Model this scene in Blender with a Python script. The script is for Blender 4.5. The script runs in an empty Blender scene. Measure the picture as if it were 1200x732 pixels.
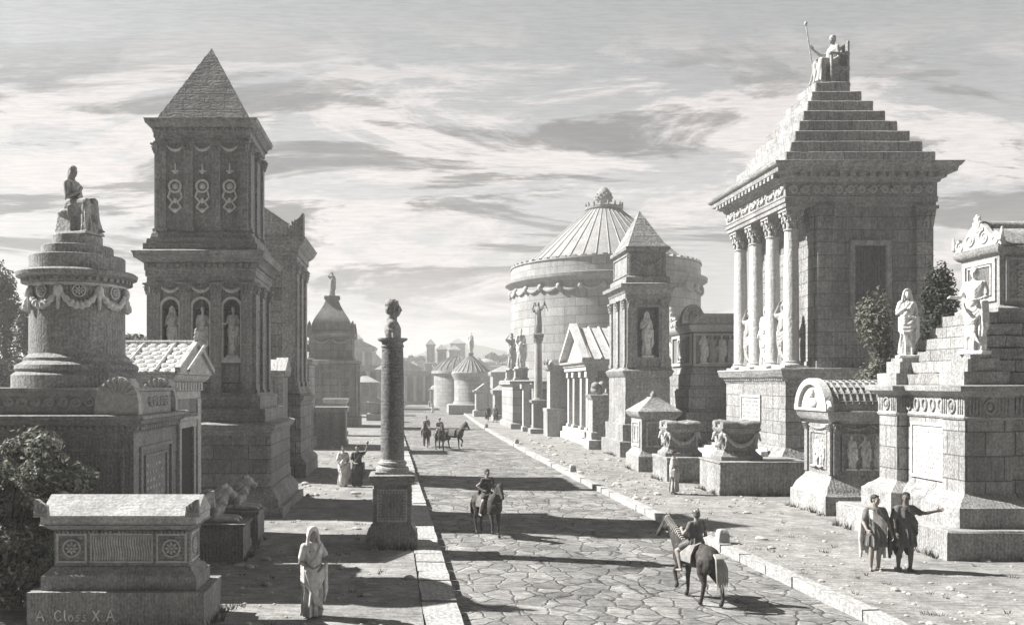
import bpy, bmesh, math, random
from mathutils import Vector, Matrix
from mathutils.geometry import tessellate_polygon
PI = math.pi
R = math.radians
C = bpy.context.scene.collection
rnd = random.Random(7)
V3 = Vector
WEAR = {'pyramid_step':.018,'steps':.018,'step':.014,'plinth':.014,'stair':.02,'podium_base':.025,'podium':.01,'podium_cornice':.02,'pier_base':.012,'cheek_block':.014,'base':.016,'statue_pedestal':.012,'stepped_top':.01,'upper_base':.018}

# ---------------------------------------------------------------- mesh builder
class MB:
    def __init__(s):
        s.v = []; s.f = []; s.M = Matrix()
    def add(s, vs, fs):
        o = len(s.v); M = s.M
        s.v += [tuple(M @ Vector(p)) for p in vs]
        s.f += [tuple(i + o for i in f) for f in fs]
        return s
    def face(s, side=None, a=0.0, b=0.0):
        """draw on a wall: u runs along it, v<0 stands out of it. side F/R/L/B, wall at coordinate a"""
        if side == 'F': s.M = Matrix.Translation((b, a, 0))
        elif side == 'R': s.M = Matrix.Translation((a, b, 0)) @ Matrix.Rotation(PI/2, 4, 'Z')
        elif side == 'L': s.M = Matrix.Translation((a, b, 0)) @ Matrix.Rotation(-PI/2, 4, 'Z')
        elif side == 'B': s.M = Matrix.Translation((b, a, 0)) @ Matrix.Rotation(PI, 4, 'Z')
        else: s.M = Matrix()
        return s
    def box(s, x0, x1, y0, y1, z0, z1):
        return s.add([(x0,y0,z0),(x1,y0,z0),(x1,y1,z0),(x0,y1,z0),(x0,y0,z1),(x1,y0,z1),(x1,y1,z1),(x0,y1,z1)],
                     [(0,3,2,1),(4,5,6,7),(0,1,5,4),(1,2,6,5),(2,3,7,6),(3,0,4,7)])
    def loft(s, rings, close=True, caps=True):
        n = len(rings[0]); vs = [p for r in rings for p in r]; fs = []
        for k in range(len(rings)-1):
            for i in range(n if close else n-1):
                j = (i+1) % n
                fs.append((k*n+i, k*n+j, (k+1)*n+j, (k+1)*n+i))
        if caps:
            fs.append(tuple(range(n-1,-1,-1))); o = (len(rings)-1)*n
            fs.append(tuple(range(o, o+n)))
        return s.add(vs, fs)
    def rect(s, x0, x1, y0, y1, prof):
        """moulded block: prof = [(z, offset outward)]"""
        return s.loft([[(x0-o,y0-o,z),(x1+o,y0-o,z),(x1+o,y1+o,z),(x0-o,y1+o,z)] for z, o in prof])
    def lathe(s, cx, cy, prof, n=32):
        return s.loft([[(cx+r*math.cos(2*PI*i/n), cy+r*math.sin(2*PI*i/n), z) for i in range(n)] for r, z in prof])
    def tube(s, pts, rad, n=8):
        pts = [Vector(p) for p in pts]
        if not hasattr(rad, '__len__'): rad = [rad]*len(pts)
        rings = []; up = None
        for i, p in enumerate(pts):
            d = (pts[min(i+1,len(pts)-1)] - pts[max(i-1,0)])
            d = d.normalized() if d.length > 1e-9 else Vector((0,0,1))
            if up is None:
                a = Vector((0,0,1)) if abs(d.z) < .9 else Vector((1,0,0))
                up = (a - d*a.dot(d)).normalized()
            else:
                up = up - d*up.dot(d)
                up = up.normalized() if up.length > 1e-6 else d.orthogonal().normalized()
            w = d.cross(up); r = rad[i]
            rings.append([p + (up*math.cos(2*PI*k/n) + w*math.sin(2*PI*k/n))*r for k in range(n)])
        return s.loft(rings)
    def cap(s, p0, r0, p1, r1, n=12):
        p0 = Vector(p0); p1 = Vector(p1); d = p1-p0
        u = d.normalized() if d.length > 1e-9 else Vector((0,0,1))
        pts = []; rad = []
        for a in (-90,-60,-30): pts.append(p0+u*r0*math.sin(R(a))); rad.append(max(r0*math.cos(R(a)), r0*.02))
        for t in (0,.5,1): pts.append(p0+d*t); rad.append(r0+(r1-r0)*t)
        for a in (30,60,90): pts.append(p1+u*r1*math.sin(R(a))); rad.append(max(r1*math.cos(R(a)), r1*.02))
        return s.tube(pts, rad, n)
    def ell(s, c, r, rot=None, n=14, m=8):
        c = Vector(c); rot = rot or Matrix()
        if not hasattr(r, '__len__'): r = (r,r,r)
        rings = []
        for k in range(m+1):
            a = -PI/2+PI*k/m; cr = max(math.cos(a), .02)
            rings.append([c + (rot @ Vector((r[0]*cr*math.cos(2*PI*i/n), r[1]*cr*math.sin(2*PI*i/n), r[2]*math.sin(a)))) for i in range(n)])
        return s.loft(rings)
    def prism(s, outer, v0, v1, holes=()):
        """polygon in (u,z) pushed from depth v0 to v1"""
        loops = [list(outer)] + [list(h) for h in holes]
        flat = [p for l in loops for p in l]
        tris = tessellate_polygon([[Vector((p[0],p[1],0)) for p in l] for l in loops])
        n = len(flat)
        vs = [(p[0],v0,p[1]) for p in flat] + [(p[0],v1,p[1]) for p in flat]
        fs = [tuple(t) for t in tris] + [tuple(n+i for i in reversed(t)) for t in tris]
        o = 0
        for l in loops:
            m = len(l)
            for i in range(m):
                j = (i+1) % m
                fs.append((o+i, o+j, n+o+j, n+o+i))
            o += m
        return s.add(vs, fs)
    # ---- ornaments on a wall (u, z)
    def frame(s, u0, u1, z0, z1, w, t, e=.003):
        s.box(u0,u1,-t,e,z1-w,z1); s.box(u0,u1,-t,e,z0,z0+w)
        s.box(u0,u0+w,-t+.004,e,z0+w-.002,z1-w+.002); s.box(u1-w,u1,-t+.004,e,z0+w-.002,z1-w+.002)
        return s
    def swag(s, u0, u1, z, sag, r, v=None, n=18):
        v = -r*.5 if v is None else v
        pts = []; rad = []
        for i in range(n+1):
            t = i/n; pts.append((u0+(u1-u0)*t, v, z-sag*(1-(2*t-1)**2)))
            rad.append(r*(.45+.55*math.sin(PI*t))*(1.18 if i % 2 else .82))
        return s.tube(pts, rad, 7)
    def rosette(s, u, z, r, t, petals=8, ring=True):
        if ring:
            s.tube([(u+r*math.cos(2*PI*i/20), -t*.4, z+r*math.sin(2*PI*i/20)) for i in range(21)], r*.13, 6)
        for k in range(petals):
            a = 2*PI*k/petals
            s.ell((u+r*.5*math.cos(a), -t*.3, z+r*.5*math.sin(a)), (r*.3, t*.6, r*.17), Matrix.Rotation(-a,4,'Y'), 8, 6)
        s.ell((u,-t*.4,z), (r*.22, t*.7, r*.22), None, 8, 6)
        return s
    def spiral(s, u, z, r, t, turns=1.6, sgn=1, a0=0.0, n=22):
        pts = []; rad = []
        for i in range(n+1):
            q = i/n; a = a0+sgn*q*turns*2*PI; rr = r*(1-.85*q)
            pts.append((u+rr*math.cos(a), -t*.3, z+rr*math.sin(a))); rad.append(t*(1-.5*q))
        return s.tube(pts, rad, 6)
    def scrolls(s, u0, u1, z, h, t, k=None):
        L = u1-u0; k = k or max(2, round(L/(h*.95))); st = L/k
        for i in range(k):
            u = u0+st*(i+.5); up = i % 2
            s.spiral(u, z+(h*.06 if up else -h*.06), h*.34, t, 1.5, 1 if up else -1, PI if up else -PI, 16)
            s.ell((u+st*.5*(1 if i < k-1 else 0), -t*.3, z+(h*.3 if up else -h*.3)), (h*.16,t*.8,h*.09), None, 8, 5)
        return s
    def dentils(s, x0, x1, y0, y1, z0, z1, d, st, sides='FL'):
        for sd in sides:
            L = (x1-x0) if sd in 'FB' else (y1-y0); n = max(1, int(L/st)); g = L/n
            s.face(sd, {'F':y0,'B':y1,'L':x0,'R':x1}[sd])
            for i in range(n):
                c = g*(i+.5)
                if sd == 'F': c += x0
                elif sd == 'B': c = -x1+c
                elif sd == 'R': c += y0
                else: c = -y1+c
                s.box(c-g*.28, c+g*.28, -d, .01, z0, z1)
        return s.face()
    def palmette(s, u, z, w, h, t, n=7):
        for k in range(n):
            a = R(-75+150*k/(n-1)); L = h*(.72+.28*math.cos(a))
            p0 = (u+.1*w*math.sin(a), -t*.2, z+h*.15); p1 = (u+w*.5*math.sin(a)*1.0, -t*.2, z+h*.18+(L-h*.2)*math.cos(a))
            s.cap(p0, t*.35, p1, t*.6, 6)
        s.spiral(u-w*.3, z+h*.15, h*.15, t*.5, 1.3, 1, 0, 12); s.spiral(u+w*.3, z+h*.15, h*.15, t*.5, 1.3, -1, PI, 12)
        return s
    def strigil(s, u0, u1, z0, z1, t, n):
        for i in range(n):
            u = u0+(u1-u0)*(i+.5)/n
            s.tube([(u+.32*(u1-u0)/n*math.sin(PI*2*q/8), -t*.2, z0+(z1-z0)*q/8) for q in range(9)], t, 5)
        return s
    def flatcap(s, u, w, z, h, t):
        """leafy pilaster capital"""
        s.loft([[(u-w/2,-t,z),(u+w/2,-t,z),(u+w/2,.01,z),(u-w/2,.01,z)],
                [(u-w*.62,-t*1.8,z+h*.86),(u+w*.62,-t*1.8,z+h*.86),(u+w*.62,.01,z+h*.86),(u-w*.62,.01,z+h*.86)]])
        s.box(u-w*.7,u+w*.7,-t*2.4,.012,z+h*.86,z+h)
        for row,(zz,k) in enumerate(((.22,4),(.5,3))):
            for i in range(k):
                c = u+w*((i+.5)/k-.5)*(1.0+.1*row)
                s.ell((c,-t*(1.25+.35*row),z+h*zz),(w*.11,t*.55,h*.2),None,8,6)
                s.ell((c,-t*(1.7+.4*row),z+h*(zz+.17)),(w*.1,t*.5,h*.06),None,8,5)
        for sg in (-1,1): s.spiral(u+sg*w*.42, z+h*.72, h*.16, t*.6, 1.3, sg, 0, 12)
        return s
    def capital(s, cx, cy, z, r, h):
        s.lathe(cx,cy,[(r*.98,z),(r*1.1,z+h*.04),(r*1.1,z+h*.1),(r*.9,z+h*.12),(r*.95,z+h*.5),(r*1.3,z+h*.86)],20)
        for row,(zz,rr) in enumerate(((.28,1.1),(.56,1.22))):
            for i in range(8):
                a = 2*PI*(i+.5*row)/8; c,sn = math.cos(a), math.sin(a)
                s.ell((cx+r*rr*c,cy+r*rr*sn,z+h*zz),(r*.13,r*.24,h*.17),Matrix.Rotation(a,4,'Z'),8,6)
                s.ell((cx+r*(rr+.2)*c,cy+r*(rr+.2)*sn,z+h*(zz+.14)),(r*.17,r*.2,h*.06),Matrix.Rotation(a,4,'Z'),8,5)
        for i in range(4):
            a = PI/4+i*PI/2
            s.ell((cx+r*1.62*math.cos(a),cy+r*1.62*math.sin(a),z+h*.76),(r*.26,r*.13,h*.13),Matrix.Rotation(a,4,'Z'),10,6)
            s.cap((cx+r*1.1*math.cos(a),cy+r*1.1*math.sin(a),z+h*.5),r*.1,(cx+r*1.55*math.cos(a),cy+r*1.55*math.sin(a),z+h*.8),r*.12,6)
        s.box(cx-r*1.38,cx+r*1.38,cy-r*1.38,cy+r*1.38,z+h*.87,z+h)
        return s
    def mesh(s, name, uv='box'):
        me = bpy.data.meshes.new(name); me.from_pydata(s.v, [], s.f); me.validate()
        bm = bmesh.new(); bm.from_mesh(me); bmesh.ops.recalc_face_normals(bm, faces=bm.faces)
        L = bm.loops.layers.uv.new('UVMap')
        for f in bm.faces:
            f.smooth = True; n = f.normal
            if uv == 'cyl' and abs(n.z) < .95:
                c = f.calc_center_median(); a0 = math.atan2(c.y, c.x); rr = math.hypot(c.x, c.y)
                for l in f.loops:
                    a = math.atan2(l.vert.co.y, l.vert.co.x)
                    while a-a0 > PI: a -= 2*PI
                    while a-a0 < -PI: a += 2*PI
                    l[L].uv = (a*rr, l.vert.co.z)
            else:
                for l in f.loops:
                    p = l.vert.co
                    if abs(n.z) > .75: l[L].uv = (p.x, p.y)
                    elif abs(n.x) > abs(n.y): l[L].uv = (p.y, p.z)
                    else: l[L].uv = (p.x, p.z)
        bm.to_mesh(me); bm.free()
        me.set_sharp_from_angle(angle=R(38))
        return me

def obj(name, me, mat, parent=None, bevel=0.0, loc=None):
    o = bpy.data.objects.new(name, me); C.objects.link(o)
    if mat is not None and not me.materials: me.materials.append(mat)
    if parent is not None: o.parent = parent
    if loc is not None: o.location = loc
    if bevel:
        b = o.modifiers.new('edge', 'BEVEL'); b.width = bevel; b.segments = 1; b.limit_method = 'ANGLE'; b.angle_limit = R(40)
        b.harden_normals = False
    return o
def worn(mb, amt, seg=.35):
    """long straight edges broken up: cut the faces finer and push the points about a little"""
    from mathutils import noise
    me = bpy.data.meshes.new('tmp'); me.from_pydata(mb.v, [], mb.f); bm = bmesh.new(); bm.from_mesh(me); bpy.data.meshes.remove(me)
    bmesh.ops.recalc_face_normals(bm, faces=bm.faces)
    for _ in range(4):
        es = [e for e in bm.edges if e.calc_length() > seg*1.5]
        if not es or len(bm.verts) > 40000: break
        bmesh.ops.subdivide_edges(bm, edges=es, cuts=1, use_grid_fill=True)
    r2 = random.Random(len(mb.v))
    off = V3((r2.uniform(0,50),r2.uniform(0,50),r2.uniform(0,50)))
    for v in bm.verts:
        n = noise.noise_vector(v.co*2.3+off)+noise.noise_vector(v.co*6.1+off)*.7
        v.co += n*amt
        sharp = any(e.is_manifold and e.calc_face_angle(0) > .7 for e in v.link_edges)
        if sharp and r2.random() < .1: v.co -= v.normal*amt*r2.uniform(.8,2.6)
    bm.verts.index_update(); r = MB(); r.v = [tuple(v.co) for v in bm.verts]; r.f = [tuple(v.index for v in f.verts) for f in bm.faces]; bm.free(); return r
def part(name, mb, mat, parent, bevel=0.0, uv='box', label=None, wear=0.0):
    if name in WEAR and uv == 'box' and not wear: wear = WEAR[name]
    if wear: mb = worn(mb, wear); bevel = bevel if name == 'pyramid_step' else 0
    o = obj(name, mb.mesh(name, uv), mat, parent, bevel)
    if label: o['label'] = label
    return o
def tag(o, label=None, cat=None, group=None, kind=None):
    if label: o['label'] = label
    if cat: o['category'] = cat
    if group: o['group'] = group
    if kind: o['kind'] = kind
    return o
def thing(name, label, cat, loc, rz=0.0, group=None):
    o = bpy.data.objects.new(name, None); C.objects.link(o); o.empty_display_size = .2
    o.location = loc; o.rotation_euler = (0,0,rz)
    return tag(o, label, cat, group)
def dup(root, loc, label, rz=None, scale=None, group=None):
    r = root.copy(); C.objects.link(r); r.location = loc; r['label'] = label
    if rz is not None: r.rotation_euler = (0,0,rz)
    if scale is not None: r.scale = (scale,)*3
    if group: r['group'] = group
    for ch in list(root.children):
        c = ch.copy(); C.objects.link(c); c.parent = r
        for g in list(ch.children):
            d = g.copy(); C.objects.link(d); d.parent = c
    return r

def each(name, mat, parent, fns, bevel=0.0):
    for f in fns:
        m = MB(); f(m); m.face(); part(name, m, mat, parent, bevel)
# ---------------------------------------------------------------- materials
def nodes(m):
    m.use_nodes = True; t = m.node_tree; t.nodes.clear(); return t, t.nodes, t.links
def N(ns, typ, **kw):
    n = ns.new(typ)
    for k, v in kw.items(): setattr(n, k, v)
    return n
def math_(ns, ls, op, a, b=None, clamp=False):
    n = ns.new('ShaderNodeMath'); n.operation = op; n.use_clamp = clamp
    for i, x in enumerate((a, b)):
        if x is None: continue
        if isinstance(x, (int, float)): n.inputs[i].default_value = x
        else: ls.new(x, n.inputs[i])
    return n.outputs[0]
TINT = (1.0, .99, .975)
_cache = {}
def stone(tone=.34, course=None, hp=.09, hdir='X', hamp=.34, dirt=.45, tint=TINT, rough=.9, bump=.5, grain=None):
    GR = GRAIN if grain is None else grain
    key = (tone, course, hp, hdir, hamp, dirt, tint, rough, bump, grain)
    if key in _cache: return _cache[key]
    m = bpy.data.materials.new('stone'); t, ns, ls = nodes(m)
    out = N(ns,'ShaderNodeOutputMaterial'); bs = N(ns,'ShaderNodeBsdfPrincipled'); ls.new(bs.outputs[0], out.inputs[0])
    bs.inputs['Roughness'].default_value = rough; bs.inputs['Specular IOR Level'].default_value = .25
    tc = N(ns,'ShaderNodeTexCoord'); geo = N(ns,'ShaderNodeNewGeometry')
    def noise(vec, sc, det=4, rgh=.6, dist=0):
        n = N(ns,'ShaderNodeTexNoise'); n.inputs['Scale'].default_value = sc; n.inputs['Detail'].default_value = det
        n.inputs['Roughness'].default_value = rgh; n.inputs['Distortion'].default_value = dist; ls.new(vec, n.inputs['Vector']); return n.outputs['Fac']
    pos = geo.outputs['Position']; uv = tc.outputs['UV']
    big = noise(pos, .55, 6, .62); fine = noise(pos, 7.0, 5, .7)
    mp = N(ns,'ShaderNodeMapping'); mp.inputs['Scale'].default_value = (2.2,2.2,.18); ls.new(pos, mp.inputs[0])
    run = noise(mp.outputs[0], 1.0, 4, .6)
    def rng(x, a, b, c, d):
        n = N(ns,'ShaderNodeMapRange'); n.inputs[1].default_value=a; n.inputs[2].default_value=b; n.inputs[3].default_value=c; n.inputs[4].default_value=d
        ls.new(x, n.inputs[0]); return n.outputs[0]
    f = rng(big, .3, .7, 1-dirt*.55, 1.1)
    f = math_(ns, ls, 'MULTIPLY', f, rng(run, .35, .7, 1.04, 1-dirt*.6))
    f = math_(ns, ls, 'MULTIPLY', f, rng(fine, .3, .7, .8, 1.15))
    grain = noise(pos, min(18.0, 1.5/(hp or .11)), 2, .6); f = math_(ns, ls, 'MULTIPLY', f, rng(grain, .38, .62, 1-GR, 1+GR*.75))
    h = math_(ns, ls, 'ADD', rng(fine, .3, .7, 0, .3), rng(grain, .3, .7, 0, .5))
    if hp:
        w = N(ns,'ShaderNodeTexWave'); w.wave_type='BANDS'; w.bands_direction=hdir; w.inputs['Scale'].default_value = .314/hp
        w.inputs['Distortion'].default_value = 5.5; w.inputs['Detail'].default_value = 3; w.inputs['Detail Scale'].default_value = .9
        ls.new(uv, w.inputs['Vector'])
        hz = rng(w.outputs['Fac'], .25, .75, 0, 1)
        mask = math_(ns, ls, 'MULTIPLY', rng(noise(pos, 1.6, 3), .32, .6, .35, 1), rng(noise(pos, .45/hp, 2), .36, .6, .1, 1))
        hm = math_(ns, ls, 'MULTIPLY', hz, mask)
        f = math_(ns, ls, 'MULTIPLY', f, rng(hm, 0, 1, 1.04, 1-hamp*.72))
        h = math_(ns, ls, 'SUBTRACT', h, math_(ns, ls, 'MULTIPLY', hm, .28))
    if course:
        b = N(ns,'ShaderNodeTexBrick'); ls.new(uv, b.inputs['Vector']); b.offset = .5
        b.inputs['Scale'].default_value = 1; b.inputs['Brick Width'].default_value = course[0]; b.inputs['Row Height'].default_value = course[1]
        b.inputs['Mortar Size'].default_value = max(.014, course[1]*.032); b.inputs['Mortar Smooth'].default_value = .3; b.inputs['Bias'].default_value = 0
        b.inputs['Color1'].default_value = (.8,.8,.8,1); b.inputs['Color2'].default_value = (1.12,1.12,1.12,1); b.inputs['Mortar'].default_value = (.4,.4,.4,1)
        f = math_(ns, ls, 'MULTIPLY', f, b.outputs['Color'])
        h = math_(ns, ls, 'SUBTRACT', h, math_(ns, ls, 'MULTIPLY', b.outputs['Fac'], 1.6))
    f = math_(ns, ls, 'MULTIPLY', f, tone*TONE)
    mx = N(ns,'ShaderNodeMix', data_type='RGBA', blend_type='MULTIPLY'); mx.inputs[0].default_value = 1
    ls.new(f, mx.inputs['A']); mx.inputs['B'].default_value = (*tint,1); ls.new(mx.outputs['Result'], bs.inputs['Base Color'])
    bp = N(ns,'ShaderNodeBump'); bp.inputs['Strength'].default_value = bump; bp.inputs['Distance'].default_value = .03 if not hp else min(.06, hp*.3)
    ls.new(h, bp.inputs['Height']); ls.new(bp.outputs[0], bs.inputs['Normal'])
    _cache[key] = m; return m
def plain(col, rough=.8, noise_sc=6, amp=.35, spec=.3):
    key = ('p', col, rough, noise_sc, amp)
    if key in _cache: return _cache[key]
    m = bpy.data.materials.new('surface'); t, ns, ls = nodes(m)
    out = N(ns,'ShaderNodeOutputMaterial'); bs = N(ns,'ShaderNodeBsdfPrincipled'); ls.new(bs.outputs[0], out.inputs[0])
    bs.inputs['Roughness'].default_value = rough; bs.inputs['Specular IOR Level'].default_value = spec
    tc = N(ns,'ShaderNodeTexCoord'); n = N(ns,'ShaderNodeTexNoise'); n.inputs['Scale'].default_value = noise_sc; n.inputs['Detail'].default_value = 5
    ls.new(tc.outputs['Object'], n.inputs['Vector'])
    r = N(ns,'ShaderNodeMapRange'); r.inputs[1].default_value=.3; r.inputs[2].default_value=.7; r.inputs[3].default_value=1-amp; r.inputs[4].default_value=1+amp*.6
    ls.new(n.outputs['Fac'], r.inputs[0])
    mx = N(ns,'ShaderNodeMix', data_type='RGBA', blend_type='MULTIPLY'); mx.inputs[0].default_value = 1
    ls.new(r.outputs[0], mx.inputs['A']); mx.inputs['B'].default_value = (*col,1); ls.new(mx.outputs['Result'], bs.inputs['Base Color'])
    _cache[key] = m; return m
def leafmat(col, var=.5):
    key = ('l', col, var)
    if key in _cache: return _cache[key]
    m = bpy.data.materials.new('leaf'); t, ns, ls = nodes(m)
    out = N(ns,'ShaderNodeOutputMaterial'); bs = N(ns,'ShaderNodeBsdfPrincipled')
    bs.inputs['Roughness'].default_value = .6; bs.inputs['Specular IOR Level'].default_value = .3
    g = N(ns,'ShaderNodeNewGeometry'); r = N(ns,'ShaderNodeMapRange'); r.inputs[3].default_value = 1-var; r.inputs[4].default_value = 1+var
    ls.new(g.outputs['Random Per Island'], r.inputs[0])
    mx = N(ns,'ShaderNodeMix', data_type='RGBA', blend_type='MULTIPLY'); mx.inputs[0].default_value = 1
    ls.new(r.outputs[0], mx.inputs['A']); mx.inputs['B'].default_value = (*col,1)
    ls.new(mx.outputs['Result'], bs.inputs['Base Color'])
    tr = N(ns,'ShaderNodeBsdfTranslucent'); ls.new(mx.outputs['Result'], tr.inputs[0])
    ms = N(ns,'ShaderNodeMixShader'); ms.inputs[0].default_value = .25; ls.new(bs.outputs[0], ms.inputs[1]); ls.new(tr.outputs[0], ms.inputs[2])
    ls.new(ms.outputs[0], out.inputs[0])
    _cache[key] = m; return m
# ---------------------------------------------------------------- figures (one continuous surface each)
def remesh(mb, name, voxel, smooth=3):
    me = bpy.data.meshes.new(name); me.from_pydata(mb.v, [], mb.f); me.validate()
    bm = bmesh.new(); bm.from_mesh(me); bmesh.ops.recalc_face_normals(bm, faces=bm.faces); bm.to_mesh(me); bm.free()
    o = bpy.data.objects.new('temporary', me); C.objects.link(o)
    r = o.modifiers.new('r','REMESH'); r.mode = 'VOXEL'; r.voxel_size = voxel; r.use_smooth_shade = True
    if smooth:
        s = o.modifiers.new('s','SMOOTH'); s.factor = .5; s.iterations = smooth
    dg = bpy.context.evaluated_depsgraph_get(); dg.update()
    res = bpy.data.meshes.new_from_object(o.evaluated_get(dg)); res.name = name
    bpy.data.objects.remove(o); bpy.data.meshes.remove(me)
    if not res.uv_layers: 
        L = res.uv_layers.new(name='UVMap')
        co = [0.0]*(3*len(res.vertices)); res.vertices.foreach_get('co', co)
        vi = [0]*len(res.loops); res.loops.foreach_get('vertex_index', vi)
        uvs = [0.0]*(2*len(vi))
        for i, v in enumerate(vi): uvs[2*i] = co[3*v]+co[3*v+1]*.6; uvs[2*i+1] = co[3*v+2]
        L.data.foreach_set('uv', uvs)
    return res
V = Vector
def hand(m, w, d, palm, curl=.35, side=1):
    """palm and five separate fingers from wrist w along d; palm = direction the palm faces"""
    d = V(d).normalized(); palm = V(palm); palm = (palm-d*palm.dot(d)).normalized(); s = d.cross(palm)*side; w = V(w)
    m.cap(w, .027, w+d*.03, .028, 8)
    for k, L in enumerate((.072,.085,.079,.062)):
        off = s*((k-1.5)*.021)
        kn = w+d*.088+off
        m.cap(w+d*.02+off*.6, .017, kn, .014, 8)
        a = curl*1.0; d1 = (d*math.cos(a)+palm*math.sin(a)+s*((k-1.5)*.07)).normalized(); p1 = kn+d1*L*.52
        a = curl*2.2; d2 = (d*math.cos(a)+palm*math.sin(a)+s*((k-1.5)*.05)).normalized(); p2 = p1+d2*L*.48
        m.cap(kn, .0105, p1, .0095, 8); m.cap(p1, .0095, p2, .008, 8)
    b = w+d*.025-s*.026; t1 = b+(d*.6-s*.7+palm*.35).normalized()*.04; t2 = t1+(d*.85-s*.25+palm*.4).normalized()*.035
    m.cap(b, .016, t1, .012, 8); m.cap(t1, .012, t2, .009, 8)
def limb(m, pts):
    for (p,r),(q,s) in zip(pts, pts[1:]): m.cap(p, r, q, s)
def head(m, hair, c, yaw=0.0, nod=0.0, style='short', rz=0):
    """face looks to -y before yaw; yaw turns about z"""
    M = Matrix.Translation(c) @ Matrix.Rotation(yaw,4,'Z') @ Matrix.Rotation(nod,4,'X')
    o = m.M; m.M = o @ M
    m.ell((0,.012,.03),(.074,.092,.086)); m.ell((0,-.022,-.03),(.06,.068,.082)); m.ell((0,-.052,-.088),(.03,.03,.026))
    m.cap((0,-.088,.018),.010,(0,-.106,-.03),.0135,8); m.ell((0,-.086,-.058),(.026,.014,.008)); m.ell((0,-.083,-.071),(.021,.013,.008))
    for s in (-1,1):
        m.cap((s*.012,-.083,.022),.010,(s*.05,-.07,.024),.009,8); m.ell((s*.03,-.075,.002),(.014,.011,.010))
        m.ell((s*.076,.008,-.01),(.012,.02,.032)); m.ell((s*.042,-.058,-.03),(.022,.02,.022))
    m.cap((0,.02,-.05),.055,(0,.035,-.16),.056,10)
    m.M = o
    if hair is None: return
    o = hair.M; hair.M = o @ M
    if style in ('short','long'):
        hair.ell((0,.024,.045),(.083,.095,.082)); hair.ell((0,.06,-.015),(.076,.058,.075))
        r2 = random.Random(3)
        for k in range(34):
            a = r2.uniform(0,2*PI); e = r2.uniform(.0,1.2)
            x,y,z = .082*math.cos(a)*math.cos(e), .024+.094*math.sin(a)*math.cos(e), .04+.085*math.sin(e)
            if y < -.03 and z < .085: z = .095
            hair.ell((x*.97,.024+(y-.024)*.97,z*.98),(.013,.013,.011),None,8,5)
        if style == 'long':
            hair.cap((0,.075,.0),.07,(0,.085,-.12),.05)
            for s in (-1,1): hair.cap((s*.06,.0,-.02),.035,(s*.07,.04,-.14),.03)
    elif style == 'helmet':
        hair.ell((0,.012,.04),(.095,.112,.1)); hair.ell((0,.05,-.02),(.09,.075,.085)); hair.ell((0,-.07,.04),(.075,.045,.012))
        hair.cap((0,.0,.14),.014,(0,.1,.11),.012,8); hair.tube([(0,-.06,.13),(0,0,.165),(0,.08,.15),(0,.13,.07)],[.012,.022,.022,.012],8)
    elif style == 'veil':
        hair.loft([[(.088*math.cos(t)*q, .03+.1*math.sin(t)*q, z) if True else 0 for t in [2*PI*i/24 for i in range(24)]] for q,z in ((.1,.14),(.6,.125),(.95,.08))])
        hair.ell((0,.03,.045),(.095,.105,.096)); hair.ell((0,.055,-.04),(.1,.075,.11))
        for s in (-1,1): hair.tube([(s*.08,-.03,.08),(s*.1,-.03,-.02),(s*.115,-.02,-.12),(s*.14,-.04,-.22)],[.03,.034,.038,.04],8)
        hair.tube([(-.08,-.035,.08),(-.05,-.05,.12),(0,-.055,.135),(.05,-.05,.12),(.08,-.035,.08)],.022,8)
    hair.M = o
def robe(m, rings, seed=0, nf=9, n=96, fade=1.0):
    amp_k = 2.5; r2 = random.Random(seed); a,b,c = r2.uniform(0,6),r2.uniform(0,6),r2.uniform(0,6); out = []
    for cx,cy,z,rx,ry,amp in rings:
        ring = []
        for i in range(n):
            t = 2*PI*i/n
            q = 1+amp*amp_k*(.62*math.sin(nf*t+a+z*1.5)+.38*math.sin((nf*2-3)*t+b-z*2.5)+.25*math.sin(4*t+c))
            ring.append((cx+rx*q*math.cos(t), cy+ry*q*math.sin(t), z))
        out.append(ring)
    m.loft(out)
def foot(m, a, d, r=.036):
    d = V(d); d.z = 0; d.normalize(); a = V(a)
    m.cap(a-d*.035+V((0,0,-a.z+.035)), r, a+d*.09+V((0,0,-a.z+.03)), r*.85, 10); m.cap(a+d*.07+V((0,0,-a.z+.026)), r*.9, a+d*.15+V((0,0,-a.z+.02)), r*.55, 10)
    m.cap(a, r, a-d*.03+V((0,0,-a.z+.04)), r, 8)
def torso(m, lean=0):
    m.ell((0,0,1.27),(.17,.11,.2)); m.ell((0,.0,1.08),(.148,.1,.17)); m.ell((0,.01,.95),(.165,.115,.13))
    m.cap((-.15,.01,1.405),.062,(.15,.01,1.405),.062); m.cap((0,.01,1.4),.062,(0,-.0,1.53),.052)
    for s in (-1,1): m.ell((s*.075,-.07,1.29),(.08,.05,.07))
def arms(m, Rr, Rl, curl=.4):
    """each: elbow, wrist, hand direction, palm direction"""
    for s, a in ((-1,Rr),(1,Rl)):
        if a is None: continue
        e,w,d,p = a
        limb(m, [((s*.19,.01,1.385),.058),((s*.205,.0,1.3),.053),(e,.042),(w,.029)])
        fm = V(e).lerp(V(w),.3); m.ell(fm,(.042,.042,.042)); hand(m, w, d, p, curl, s)
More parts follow.
